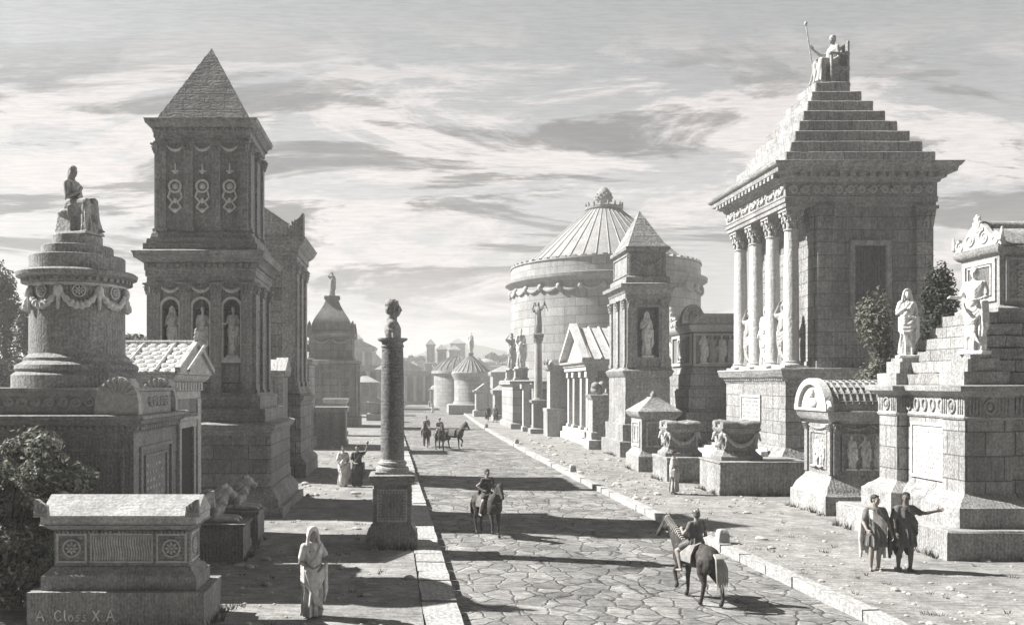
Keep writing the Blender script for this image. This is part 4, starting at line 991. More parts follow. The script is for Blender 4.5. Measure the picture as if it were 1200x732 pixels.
D = 58; t = thing('block_tomb', 'plain stepped block tomb with scrolled shoulder before the belfry-roofed tower', 'tomb', (-7.9,57,0))
m = MB(); m.rect(-2.2,1.2,0,3.5,[(-.1,.2),(.7,.2),(.75,0),(5.6,0),(5.65,.15),(5.9,.25),(5.95,.1)]); part('wall', m, S(.4,D,(1.4,.6),'X',.2), t)
m = MB(); m.box(-2.2,.3,.4,3.1,5.94,8.6); m.rect(-2.2,.3,.4,3.1,[(8.59,.05),(8.7,.2),(8.95,.25)]); m.face('F',.3); m.spiral(.72,6.5,.5,.16,1.4,1,0); m.spiral(.5,7.5,.3,.12,1.2,1,0); part('attic', m, S(.4,D), t)
for i,(X,DD,h,w,tx) in enumerate(((-7.9,56.2,2.6,1.4,'low flat-topped altar before the plain block tomb'),(-5.6,60,2.7,2.2,'table-like stone bench altar left of the road behind the column'),(-6.2,71,3.1,1.8,'small slab-topped altar beyond the table-like bench altar'))):
    t = thing('altar', tx, 'altar', (X,DD,0)); m = MB(); m.rect(-w/2,w/2,0,1.4,[(-.1,.1),(.3,.1),(.4,0),(h-.4,0)]); part('block', m, S(.42,DD), t); m = MB(); m.rect(-w/2,w/2,0,1.4,[(h-.41,.02),(h-.3,.12),(h,.16)]); part('slab', m, MARB(DD), t)

D = 86; t = thing('belfry_tomb', 'hazy tower tomb with curved roof topped by a statue, left of the far road', 'tomb', (-8.0,86,0))
m = MB(); m.rect(-2.6,2.6,0,4.6,[(-.1,.3),(1.0,.3),(1.1,0),(6.3,0),(6.4,.2),(6.7,.28),(6.75,-.2),(7.1,-.4),(9.0,-.4),(9.1,-.2),(9.4,-.1),(9.45,-.5)]); part('wall', m, S(.34,D,(1.5,.7)), t)
for fc,a,b in (('F',0,0),('R',2.6,2.3)):
    for u in (-2.2,2.2): m = MB(); m.face(fc,a,b); m.box(u-.3,u+.3,-.15,.01,1.1,6.3); part('pilaster', m, S(.36,D), t)
    m = MB(); m.face(fc,a,b); m.frame(-1.1,1.1,2.2,5.8,.25,.15); part('panel_frame', m, S(.36,D), t)
m = MB(); m.rect(-2.6,2.6,0,4.6,[(9.44,-.45),(9.75,-.5),(9.8,-.62),(10.5,-.68),(11.2,-1.0),(11.9,-1.45),(12.5,-1.78),(13.0,-1.95),(13.05,-1.8),(13.4,-1.82)])
part('roof', m, S(.34,D), t)
m = MB(); m.rect(-2.6,2.6,0,4.6,[(1.9,.02),(2.0,.18),(2.2,.2),(2.25,.02)]); part('string_course', m, S(.36,D), t); m = MB(); m.face('F',.4); m.swag(-1.8,-.1,8.9,.4,.14); m.swag(.1,1.8,8.9,.4,.14); part('garland', m, S(.42,D), t)
for x in (-2.15,2.15):
    for y in (.45,4.15): m = MB(); m.loft([[(x-.3,y-.3,9.4),(x+.3,y-.3,9.4),(x+.3,y+.3,9.4),(x-.3,y+.3,9.4)],[(x-.25,y-.25,10.1),(x+.25,y-.25,10.1),(x+.25,y+.25,10.1),(x-.25,y+.25,10.1)],[(x-.05+.1*(x>0),y-.05,10.7),(x+.05+.1*(x>0),y-.05,10.7),(x+.05+.1*(x>0),y+.05,10.7),(x-.05+.1*(x>0),y+.05,10.7)]]); part('corner_ornament', m, S(.34,D), t)

# trees on the left
bm_cl = []
t = thing('bush', 'big dark leafy bush in the left foreground', 'bush', (-7.85,16.6,0))
r2 = random.Random(11); cl = []; tk = MB()
for k in range(130):
    a = r2.uniform(0,6.28); e = r2.uniform(-.95,1.4); q = r2.uniform(.55,1)
    p = (1.5*q*math.cos(a)*math.cos(e*.7), 1.1*q*math.sin(a)*math.cos(e*.7), 1.5+1.8*q*math.sin(e)); s = r2.uniform(.22,.45)
    cl.append((p,(s,s,s*.7)))
    if k % 3 == 0: tk.tube([(0,0,-.05),(p[0]*.4,p[1]*.4,p[2]*.5),p],[.05,.03,.008],5)
lm_ = MB(); leaves(lm_, cl, 34000, .06, 3, .3); part('stems', tk, plain((.06,.055,.05),.9,8), t); obj('foliage', rawmesh(lm_,'foliage'), leafmat((.15,.156,.13),.8), t)
tree('poplar_tree','tall narrow poplar at the left edge behind the drum tomb','tree',(-27.5,58,0),12.2,2.3,5,'column',n=6000,size=.16)
tree('poplar_tree','shorter narrow poplar beside the tall poplar at the left edge','tree',(-24.9,56,0),9.6,1.9,6,'column',n=4500,size=.16)
tree('leafy_tree','low round leafy tree below the poplars left of the drum tomb','tree',(-25.5,52,0),6.4,3.0,7,n=5000,size=.15)
tree('leafy_tree','small leafy tree showing between the drum tomb and the pyramid tower','tree',(-19.5,60,0),8.3,3.0,8,n=4000,size=.16)
tree('leafy_tree','leafy tree left of the drum tomb close behind its parapet','tree',(-16.5,40,0),5.3,2.6,9,n=4000,size=.12)
# ---------------------------------------------------------------- right side
def figs_on(m, fm, spots):
    pass
REL = []   # relief figures to place: (parent, x, y, z, scale, rz)
# great stepped tomb at the right edge
D = 22; t = thing('stepped_tomb', 'massive pale stepped tomb with corner piers at the right edge of the street', 'tomb', (13.1,20.8,0))
m = MB(); m.box(0,9.5,0,5.4,-.1,.68); m.rect(0,9.5,0,5.4,[(.677,-.03),(.72,-.06)]); part('plinth', m, S(.42,D,None,'X',.45), t, .02)
def pier(x0,x1,y0,y1,top=True):
    m = MB(); m.rect(x0,x1,y0,y1,[(.715,.36),(1.22,.36),(1.26,.3),(1.34,.24),(1.42,.12),(1.5,.03),(1.55,0)]); part('pier_base', m, S(.42,D,None,'X',.35), t, .015)
    m = MB(); m.box(x0,x1,y0,y1,1.545,3.4); part('pier', m, S(.4,D,(.95,.62),'X',.34), t)
    m = MB(); m.rect(x0,x1,y0,y1,[(3.395,.03),(3.46,.06),(3.5,.03),(3.98,.03),(4.0,.08),(4.08,.16),(4.12,.28),(4.26,.3),(4.28,.2)]); 
    for fc,a,us in (('F',y0-.03,[x0+(x1-x0)*.5]),('L',x0-.03,[-(y0+y1)/2])):
        m.face(fc,a)
        for u in us: m.tube([(u+.13*math.cos(2*PI*i/18),-.02,3.74+.17*math.sin(2*PI*i/18)) for i in range(19)],.03,6); m.ell((u,0,3.74),(.07,.06,.1))
        for k in range(9):
            for s in (-1,1): 
                u = us[0]+s*(.24+.085*k)
                if abs(u-us[0]) < ((x1-x0) if fc=='F' else (y1-y0))/2-.03: m.box(u-.022,u+.022,-.025,.004,3.54,3.95)
    part('pier_cornice', m, S(.42,D,None,'X',.25), t, .008)
pier(.9,2.1,.72,1.62)      # near pier
pier(.9,2.1,3.72,4.62)     # far pier
pier(5.6,6.8,.72,1.62)
m = MB(); m.rect(1.2,8.6,1.0,4.5,[(.716,.36),(1.22,.36),(1.26,.3),(1.34,.24),(1.42,.12),(1.5,.03),(1.55,0),(3.4,0)]); part('wall', m, S(.4,D,(.95,.62),'X',.34), t, .012)
m = MB(); m.rect(1.2,8.6,1.0,4.5,[(3.397,.03),(3.46,.06),(3.5,.03),(3.98,.03),(4.0,.08),(4.08,.16),(4.12,.25),(4.255,.26),(4.27,.2)]); m.face('L',1.17)
for k in range(6): 
    u = -1.75-.36*k; m.tube([(u+.1*math.cos(2*PI*i/16),-.02,3.74+.16*math.sin(2*PI*i/16)) for i in range(17)],.03,6)
m.face('F',.97)
for k in range(28): m.box(2.35+.11*k,2.4+.11*k,-.03,.004,3.54,3.95)
part('cornice', m, S(.42,D,None,'X',.25), t, .008)
m = MB(); m.face('L',1.2); m.frame(-3.5,-1.85,1.7,3.25,.09,.05); m.box(-3.4,-1.95,-.02,.003,1.8,3.15)
r2 = random.Random(5)
for k in range(9):
    u = -3.3
    while u < -2.05:
        w_ = r2.uniform(.04,.1); 
        if r2.random() < .8: m.box(u,u+w_,-.032,-.017,2.98-.14*k,3.03-.14*k)
        u += w_+.03
part('inscription_panel', m, MARB(D), t)
# pier-top pedestals
for y0 in (.72,3.72):
    m = MB(); m.box(.85,2.0,y0-.05,y0+.95,4.27,4.62); m.box(1.05,1.85,y0+.1,y0+.8,4.617,4.95)
    m.box(1.15,1.75,y0+.17,y0+.72,4.947,5.06)
    part('statue_pedestal', m, S(.44,D,None,'X',.3), t, .012)
# rising steps
m = MB()
for k in range(6):
    a = .24*k; m.box(1.15+a*.95,9.4,1.35+a*.7,4.6-a*.55,4.26+.33*k-(.003 if k else 0),4.26+.33*(k+1))
part('steps', m, S(.44,D,(1.1,.33),'X',.3), t, .01)
t2 = thing('sarcophagus', 'raised sarcophagus with scroll-crested white end crowning the great stepped tomb', 'sarcophagus', (15.9,23.0,6.24))
m = MB(); m.rect(0,5.2,0,1.6,[(0,.12),(.12,.12),(.16,.05),(.2,0),(1.55,0),(1.58,.06),(1.66,.14),(1.76,.16)]); part('chest', m, S(.42,D,None,'X',.25), t2, .01)
m = MB(); m.face('L',0,.8); m.frame(-.68,.68,.32,1.48,.12,.05); m.frame(-.5,.5,.48,1.34,.05,.04); part('end_panel', m, MARB(D), t2); m = MB(); m.face('L',0,.8); m.box(-.55,.55,-.012,.003,.45,1.36); part('shaded_panel', m, S(.2,D), t2)  # dark tone painted in for the grey shading inside the end panel
m = MB(); m.face('F',0); m.frame(.15,5.0,.3,1.48,.08,.05)
for k in range(5): m.scrolls(.3,.8,.45+.2*k,.22,.04,1)
m.frame(1.0,4.8,.4,1.38,.05,.04); m.scrolls(1.1,4.7,.9,.5,.05); part('scroll_panel', m, ORN(.45), t2)
m = MB(); m.rect(0,5.2,0,1.6,[(1.755,.1),(1.84,.12)]); m.loft([[(0,-.05,1.82),(0,1.65,1.82),(0,.8+.62,2.12),(0,.8+.3,2.34),(0,.8-.3,2.34),(0,.8-.62,2.12)],[(5.3,-.05,1.82),(5.3,1.65,1.82),(5.3,1.42,2.12),(5.3,1.1,2.34),(5.3,.5,2.34),(5.3,.18,2.12)]]); m.tube([(0.1,.8,2.42),(5.3,.8,2.42)],.18,12); part('lid', m, S(.46,D,None,'X',.2), t2)
m = MB(); m.face('L',-.05,.8)
m.prism([(-.98,1.8),(.98,1.8),(.95,2.02),(.6,2.1),(.3,2.42),(0,2.62),(-.3,2.42),(-.6,2.1),(-.95,2.02)],-.03,.1)
for s in (-1,1): m.spiral(s*.3,2.12,.22,.06,1.7,s,PI/2); m.spiral(s*.72,1.98,.17,.06,1.5,-s,PI/2); m.cap((s*.98,-.03,1.95),.07,(s*1.02,-.03,2.25),.03,8)
m.palmette(0,2.2,.35,.55,.08); part('scroll_crest', m, ORN(.6), t2)

# arched-gable sarcophagus shrine
D = 28; t = thing('arched_tomb', 'sarcophagus tomb with arched gable and standing relief figures beside the great stepped tomb', 'tomb', (13.6,27.9,0))
m = MB(); m.rect(0,3.4,0,2.6,[(-.1,0),(.62,0),(.66,-.06),(.78,-.1),(.9,-.16),(1.05,-.26),(1.15,-.34),(1.28,-.38)]); part('base', m, S(.42,D,None,'X',.36), t, .015)
m = MB(); m.rect(0,3.4,0,2.6,[(1.275,-.4),(3.0,-.4)]); part('chest', m, S(.36,D,None,'X',.36), t)
m = MB(); m.face('L',.4,1.3); 
for u in (-.82,.82): q = MB(); q.face('L',.4,1.3); q.box(u-.1,u+.1,-.07,.004,1.29,2.8); q.flatcap(u,.2,2.72,.27,.06); part('pilaster', q, S(.4,D,None,'X',.2), t)
m.frame(-.6,.6,1.45,2.72,.07,.04); m.swag(-.7,.7,2.92,.12,.05)
m.face('F',.4)
for u in (.54,2.86): q = MB(); q.face('F',.4); q.box(u-.1,u+.1,-.07,.004,1.29,2.8); q.flatcap(u,.2,2.72,.27,.06); part('pilaster', q, S(.4,D,None,'X',.2), t)
m.frame(.72,2.68,1.42,2.66,.06,.05); m.swag(.7,1.65,2.94,.14,.05); m.swag(1.72,2.7,2.94,.14,.05); part('relief_panel', m, S(.4,D,None,'X',.2), t)
for x in (1.05,1.5,1.95,2.35): REL.append((t,x,.42,1.46,.64,rnd.uniform(-.5,.5)))
REL.append((t,.42,1.45,1.5,.6,-PI/2)); REL.append((t,.42,1.05,1.5,.55,-PI/2))
m = MB(); m.rect(0,3.4,0,2.6,[(2.995,-.38),(3.05,-.34),(3.1,-.26),(3.2,-.18),(3.36,-.14),(3.4,-.12),(3.42,-.2)]); part('cornice', m, S(.44,D,None,'Y',.2), t, .008)
m = MB(); m.loft([[(x,1.3+1.06*math.cos(PI*i/14),3.41+(.02 if i in (0,14) else 0)+.98*math.sin(PI*i/14)) for i in range(15)] for x in (.2,3.3)])
for k in range(14): m.tube([(.35+.22*k,1.3-1.07*math.cos(R(12+78*i/6)),3.43+.99*math.sin(R(12+78*i/6))) for i in range(7)],.035,5)
for i in range(5): a = R(18+16*i); m.tube([(.3,1.3-1.07*math.cos(a),3.43+.99*math.sin(a)),(3.3,1.3-1.07*math.cos(a),3.43+.99*math.sin(a))],.025,5)
lid = part('lid', m, S(.44,D,None,'X',.2), t)
m = MB(); m.face('L',.2,1.3); 
ou = [(1.16*math.cos(PI*i/16),3.41+1.1*math.sin(PI*i/16)) for i in range(17)]; inn = [(.86*math.cos(PI*i/16),3.5+.8*math.sin(PI*i/16)) for i in range(17)]
m.prism(ou,-.12,.15,[inn]); m.prism([(x*.99,z) for x,z in inn],-.01,.1); m.ell((0,-.05,3.98),(.15,.1,.19)); m.ell((0,-.04,3.66),(.3,.1,.2))
for s in (-1,1): m.spiral(s*1.1,3.55,.17,.08,1.4,s,0)
part('arched_gable', m, ORN(.58), lid)

# the great temple tomb
D = 42; TX, TY = 18.15, 41.2; t = thing('temple_tomb', 'great temple tomb with four white columns and a stepped pyramid roof', 'tomb', (TX,TY,0))
W, Ld = 7.3, 7.7
CO = (1.5,.62)
m = MB(); m.rect(0,W,0,Ld,[(-.1,.36),(.75,.36),(.82,.28),(1.0,.2),(1.15,.06),(1.25,.0)]); part('podium_base', m, S(.4,D,None,'X',.3), t, .02)
m = MB(); m.box(.003,W,.003,Ld,1.245,4.35); part('podium', m, S(.4,D,CO,'X',.36), t)
m = MB(); m.rect(0,W,0,Ld,[(4.345,.02),(4.5,.05),(4.6,.18),(4.7,.3),(4.95,.36),(5.0,.4),(5.08,.36),(5.1,.0)]); m.dentils(0,W,0,Ld,4.5,4.62,.15,.26,'FL'); part('podium_cornice', m, S(.42,D,None,'Y',.25), t, .01)
m = MB(); m.face('L',0,Ld/2); m.frame(-1.65,1.0,2.3,3.75,.14,.08); m.box(-1.5,.85,-.03,.003,2.44,3.61)
r2 = random.Random(9)
for k in range(5):
    u = -1.4
    while u < .6:
        w_ = r2.uniform(.05,.13)
        if r2.random() < .85: m.box(u,u+w_,-.05,-.027,3.36-.2*k,3.46-.2*k)
        u += w_+.05
part('inscription_panel', m, ORN(.5), t)
# cella, with open porch towards the road
PX = 1.55
m = MB(); m.box(PX,W-.12,.15,Ld-.15,5.09,12.9); part('cella', m, S(.35,D,CO,'X',.36), t)
for u in (PX+.42,W-.55):
    m = MB(); m.face('F',.15)
    m.box(u-.4,u+.4,-.14,.004,5.4,11.85); m.box(u-.5,u+.5,-.2,.005,5.1,5.42); m.flatcap(u,.78,11.8,1.1,.14); part('pilaster', m, S(.4,D,CO,'X',.3), t, .01)
for u in (-.6,-(Ld-.6)):
    m = MB(); m.face('L',PX)
    m.box(u-.38,u+.38,-.12,.004,5.4,11.85); m.box(u-.46,u+.46,-.17,.005,5.1,5.42); m.flatcap(u,.74,11.8,1.1,.12)
    part('pilaster', m, S(.4,D,CO,'X',.3), t, .01)
m = MB(); m.face('F',.15); m.frame(3.15,5.15,7.55,11.25,.22,.14); m.frame(3.3,5.0,7.7,11.1,.1,.09)
wd = part('window', m, S(.42,D,None,'X',.2), t)
m = MB(); m.face('F',.15); m.box(3.4,4.9,-.02,.003,7.8,11.0)
for k in range(11): m.box(3.42+.136*k,3.42+.136*k+.1,-.05,-.01,7.81,10.99)
part('shutter', m, S(.15,D,None,'X',.2), wd)
cols = [.62,2.75,4.88,7.0]
for i,y in enumerate(cols):
    m = MB(); m.lathe(0,0,[(.36,5.43),(.36,7.4),(.345,9.6),(.31,11.78)],28)
    for k in range(0): pass
    c = part('column', m, stone(.66,None,.16,'X',.1,.25,grain=.12), t, 0, 'cyl'); c.location = (.55,y,0)
    m = MB(); m.box(-.58,.58,-.58,.58,5.095,5.2); m.lathe(0,0,[(.5,5.2),(.51,5.26),(.46,5.31),(.4,5.33),(.4,5.36),(.43,5.39),(.42,5.43),(.36,5.45)],28); b_ = part('column_base', m, MARB(D), c)
    m = MB(); m.capital(0,0,11.76,.33,1.12); part('capital', m, stone(.52,None,0,'X',.1,.3), c)
m = MB(); m.rect(0,W,0,Ld,[(12.87,-.02),(13.08,-.02),(13.1,.04),(13.3,.04),(13.33,.08),(13.36,.02),(14.02,.02),(14.05,.08)]); part('frieze', m, S(.38,D,None,'X',.25), t, .01)
m = MB(); m.face('F',-.02); m.scrolls(.1,W-.1,13.7,.56,.09); m.face('L',-.02); m.scrolls(-Ld+.1,-.1,13.7,.56,.09); part('scroll_relief', m, ORN(.5), t)
m = MB(); m.rect(0,W,0,Ld,[(14.045,.1),(14.2,.16),(14.22,.3),(14.4,.34),(14.44,.62),(14.66,.66),(14.7,.74),(14.86,.84),(14.9,.84),(14.92,.5),(14.95,-.1)]); m.dentils(-.1,W+.1,-.1,Ld+.1,14.22,14.43,.5,.46,'FL'); part('cornice', m, S(.42,D,None,'Y',.25), t, .01)
m = MB()
for k in range(8):
    a = .02+.39*k; m.box(a,W-a,a,Ld-a,14.92+.62*k-(.003 if k else 0),14.92+.62*(k+1))
part('pyramid_step', m, S(.42,D,(1.9,.62),'X',.3), t, .045)
m = MB()
for k in range(7):
    x = -2.4+.34*k; m.box(x,-.36,1.2,Ld+1.0-.3*0,-.1,.16*(k+1))
part('stair', m, MARB(D), t, .01)

# garland altars on plinths
def altar(name, label, loc, s, dark=.36):
    D = loc[1]; t = thing(name, label, 'altar', loc, 0, 'garlanded altars beside the street')
    m = MB(); m.rect(-.72,.72,-.5,.5,[(0,.1),(.16,.1),(.2,.04),(.3,-.04),(.38,-.1)]); m.rect(-.62,.62,-.4,.4,[(.375,0),(1.05,.02)]); part('block', m, S(dark,D,None,'X',.3), t, .01)
    m = MB(); m.rect(-.62,.62,-.4,.4,[(1.045,.03),(1.1,.08),(1.18,.14),(1.26,.16),(1.28,.1)])
    for y in (-.42,.42): m.tube([(-.74,y,1.38),(-.5,y,1.4),(-.1,y,1.38),(0,y,1.38),(.1,y,1.38),(.5,y,1.4),(.74,y,1.38)],[.17,.19,.15,.12,.15,.19,.17],12)
    m.box(-.66,.66,-.4,.4,1.27,1.4); m.lathe(0,0,[(.3,1.39),(.34,1.44),(.25,1.5),(.05,1.53)],20); part('bolster_top', m, S(dark+.05,D,None,'Y',.2), t)
    m = MB()
    for fc,a,hw in (('F',-.42,.6),('L',-.64,.38),('R',.64,.38)):
        m.face(fc,a); m.swag(-hw,hw,1.0,.42,.1); m.rosette(0,.92,.11,.06,6,False)
        for s in (-1,1): m.ell((s*hw,-.05,.98),(.1,.12,.14)); m.cap((s*hw,-.12,.92),.06,(s*hw,-.18,.78),.035,8); m.spiral(s*hw*1.02,1.0,.1,.05,1.2,s,0); m.tube([(s*hw,-.05,.86),(s*hw*.97,-.04,.6),(s*hw*1.03,-.04,.45)],[.03,.025,.04],6)
    part('ram_garland', m, ORN(dark+.16), t); t.scale = (s,)*3
    return t
t = thing('plinth', 'long low plinth carrying a garlanded altar before the great temple steps', 'plinth', (12.0,33,0)); D = 33
m = MB(); m.box(0,3.6,0,2.3,-.1,1.22); m.box(-.04,3.64,-.04,2.34,1.217,1.3); part('block', m, S(.4,D,None,'X',.5), t, .015)
altar('altar', 'largest garlanded altar with bolster top standing on the long low plinth', (13.05,34.1,1.3), 1.15, .32)
t = thing('plinth', 'cubic white-sided plinth carrying an altar by the street near the robed walker', 'plinth', (11.25,37.3,0)); D = 37
m = MB(); m.rect(0,1.75,0,2.2,[(-.1,0),(.95,0),(1.0,.03),(1.1,.03)]); part('block', m, S(.42,D,None,'X',.4), t, .015)
altar('altar', 'garlanded altar on the cubic plinth left of the largest altar', (12.15,38.4,1.1), 1.12, .36)
D = 42; t = thing('altar_tomb', 'small white altar tomb with low pyramid lid and knob beside the tower with pyramid top', 'tomb', (11.35,42,0))
m = MB(); m.rect(0,1.9,0,2.2,[(-.1,.12),(.75,.12),(.85,.02),(1.0,-.08),(1.05,-.1),(2.6,-.1),(2.65,-.02),(2.8,.1),(2.95,.14),(3.0,.1)]); part('wall', m, S(.42,D,None,'X',.3), t, .01)
m = MB(); m.rect(0,1.9,0,2.2,[(2.995,.08),(3.6,-.72),(3.66,-.74)]); m.ell((.95,1.1,3.76),(.14,.14,.18)); m.cap((.95,1.1,3.6),.07,(.95,1.1,3.95),.03); part('lid', m, S(.4,D,None,'Y',.25), t)
m = MB(); m.face('L',.1,1.1); m.frame(-.7,.7,1.2,2.45,.1,.05); m.frame(-.35,.35,1.4,2.25,.06,.04); m.face('F',.1,.95); m.frame(-.65,.65,1.2,2.45,.09,.05); part('panel_frame', m, MARB(D), t)

# frieze tomb
D = 52; t = thing('frieze_tomb', 'tall stepped tomb with a frieze of dancing figures and mask gable behind the temple columns', 'tomb', (17.2,52,0))
m = MB(); m.rect(0,5,0,4.3,[(-.1,.5),(2.6,.5),(2.61,.25),(4.0,.25),(4.01,.1),(4.9,.1),(5.0,0),(5.3,-.05)]); part('base', m, S(.38,D,(1.5,.7),'X',.36), t, .02)
m = MB(); m.rect(0,5,0,4.3,[(5.295,-.1),(7.5,-.1)]); part('chest', m, S(.26,D,None,'X',.36), t)
m = MB(); m.face('L',.1,2.15); m.frame(-1.9,1.9,5.45,7.4,.18,.1); m.frame(-.75,.75,5.7,7.2,.12,.1); m.tube([(.45*math.cos(2*PI*i/20),-.05,6.45+.6*math.sin(2*PI*i/20)) for i in range(21)],.09,6); m.ell((0,0,6.45),(.25,.15,.4))
m.face('F',.1); m.frame(.1,4.9,5.4,7.4,.14,.12); part('panel_frame', m, ORN(.46), t)
for x in (.75,1.3,1.85,2.4,2.95,3.5): REL.append((t,x,.12,5.55,.98,rnd.uniform(-.7,.7)))
m = MB(); m.rect(0,5,0,4.3,[(7.495,0),(7.6,.1),(7.75,.22),(7.9,.25),(7.92,.1),(8.4,.1),(8.45,.18),(8.6,.18)]); m.face('F',-.1); m.scrolls(.6,4.8,8.15,.42,.08); m.face('L',-.1); m.scrolls(-4.0,-.3,8.15,.42,.1); part('cornice', m, ORN(.5), t, .01)
m = MB(); m.face('F',-.12)
m.prism([(0+.72*math.cos(PI*i/12),8.0+1.15*math.sin(PI*i/12)) for i in range(13)],-.2,.3); m.ell((0,-.2,8.35),(.3,.22,.4)); m.ell((-.12,-.4,8.45),(.06,.06,.06)); m.ell((.12,-.4,8.45),(.06,.06,.06)); m.cap((0,-.4,8.45),.05,(0,-.46,8.28),.06,6); part('mask_ornament', m, S(.42,D), t)
m = MB(); m.face('L',-.1)
m.palmette(-3.9,8.2,.9,1.1,.2); part('corner_ornament', m, MARB(D), t)

# tower with pyramid top
D = 51; t = thing('niche_tower', 'slender tower tomb with pyramid top and statue niche before the round mausoleum', 'tomb', (12.75,50.6,0))
m = MB(); m.rect(0,2.75,0,4.2,[(-.1,.35),(.9,.35),(.95,.15),(1.9,.15),(1.95,.0),(2.4,-.05),(4.7,-.05),(4.8,.05),(5.1,.15),(5.2,.0),(5.3,-.1)]); part('base', m, S(.36,D,None,'X',.32), t, .02)
m = MB(); m.face('F',.15); m.prism([(.15,5.29),(2.7,5.29),(2.7,9.4),(.15,9.4)],0,.55,[[(.78,5.9),(2.08,5.9),(2.08,8.9),(.78,8.9)]]); m.face(); m.box(.152,2.698,.698,4.1,5.29,9.4); part('wall', m, S(.33,D,None,'X',.36), t)
for u in (.42,2.43): m = MB(); m.face('F',.15); m.box(u-.24,u+.24,-.1,.004,5.5,8.8); m.box(u-.3,u+.3,-.14,.005,5.3,5.52); m.flatcap(u,.46,8.75,.62,.1); part('pilaster', m, S(.38,D,None,'X',.2), t)
m = MB(); m.face('F',.15); m.frame(.68,2.18,5.8,9.0,.1,.06); part('niche_frame', m, S(.38,D,None,'X',.2), t)
for u in (-.45,-2.1,-3.8): m = MB(); m.face('L',.15); m.box(u-.24,u+.24,-.1,.004,5.5,8.8); m.box(u-.3,u+.3,-.14,.005,5.3,5.52); m.flatcap(u,.46,8.75,.62,.1); part('pilaster', m, S(.38,D,None,'X',.2), t)
m = MB(); m.rect(.15,2.7,.15,4.1,[(9.39,.08),(9.7,.08),(9.75,.14),(9.95,.2),(10.05,.4),(10.25,.45),(10.3,.3),(10.32,.05),(10.7,.02),(10.75,-.1)]); part('cornice', m, S(.38,D,None,'Y',.25), t, .01)
m = MB(); m.box(.3,2.55,.3,3.95,10.74,12.2); m.face('F',.3); m.frame(.38,2.47,10.85,12.1,.1,.06); m.swag(.65,2.2,11.75,.4,.13); m.spiral(.65,11.75,.14,.06); m.spiral(2.2,11.75,.14,.06,1.4,-1,PI); m.face('L',.3); m.frame(-3.85,-.4,10.85,12.1,.1,.06); part('attic', m, S(.36,D), t)
m = MB(); m.rect(.3,2.55,.3,3.95,[(12.195,.05),(12.3,.18),(12.5,.2),(12.52,.05)]); m.loft([[(.25,.25,12.51),(2.6,.25,12.51),(2.6,4.0,12.51),(.25,4.0,12.51)],[(1.4,2.0,14.95),(1.45,2.0,14.95),(1.45,2.1,14.95),(1.4,2.1,14.95)]]); part('pyramid_roof', m, S(.36,D,(1.4,.4),'Y',.3), t)

# pillar with carved head and low wall
D = 56; t = thing('pillar', 'short white pillar with carved leafy head between the niche tower and pedimented shrine', 'pillar', (12.1,56.5,0))
m = MB(); m.rect(0,1.1,0,1.4,[(-.1,.3),(.6,.3),(.65,.1),(1.1,.1),(1.2,0),(3.3,0)]); part('shaft', m, S(.45,D), t, .01)
m = MB(); m.rect(0,1.1,0,1.4,[(3.295,.05),(3.5,.15),(3.6,.2),(3.62,0)]); m.ell((.5,.6,3.95),(.5,.5,.4)); m.ell((.3,.4,4.2),(.3,.3,.25)); m.ell((.75,.6,4.25),(.25,.3,.25)); part('carved_head', m, S(.42,D), t)
t = thing('low_wall', 'low stone screen wall behind the leafy-headed pillar', 'wall', (13.4,57.8,0)); m = MB(); m.rect(0,3.4,0,.8,[(-.1,.1),(.4,.1),(.45,0),(3.7,0),(3.75,.1),(4.0,.12)]); part('block', m, S(.4,D,(1.3,.6)), t)

# pedimented shrine
D = 62; t = thing('pediment_shrine', 'small white shrine with pediment facing the road and ribbed gable roof', 'shrine', (12.6,61,0))
m = MB(); m.rect(0,6.5,0,8.6,[(-.1,.3),(.5,.3),(.52,.12),(.9,.12),(.92,0)]); part('steps', m, MARB(D), t, .02)
m = MB(); m.box(1.6,6.5,.2,8.4,.915,5.3); part('wall', m, S(.38,D,(1.3,.6),'X',.25), t)
m = MB(); m.box(1.5,1.603,3.2,5.4,.92,4.4); part('door', m, plain((.06,.057,.052),.8,6,.3), t)
for y in (.7,2.9,5.7,7.9):
    m = MB(); m.box(.1,.9,y-.4,y+.4,.916,1.15); m.box(.2,.8,y-.3,y+.3,1.147,4.8); m.box(.1,.9,y-.4,y+.4,4.797,5.3); part('column', m, MARB(D), t, .02)
m = MB(); m.rect(0,6.5,0,8.6,[(5.295,0),(5.6,0),(5.62,.1),(5.8,.12),(5.85,.3),(6.0,.35),(6.02,.1)]); part('cornice', m, MARB(D), t)
m = MB(); m.loft([[(x,-.35,6.0),(x,8.95,6.0),(x,8.95,6.1),(x,4.3,8.6),(x,-.35,6.1)] for x in (.15,6.8)])
for k in range(9): m.tube([(.3+.78*k,-.35,6.15),(.3+.78*k,4.3,8.65)],.1,6)
rf = part('roof', m, stone(.55,None,0,'X',.1,.3), t)
m = MB(); m.face('L',-.3); m.prism([(.35,6.0),(-4.3,8.55),(-8.95,6.0),(-9.1,6.2),(-4.3,8.95),(.5,6.2)],-.05,.5); part('pediment', m, MARB(D), rf)

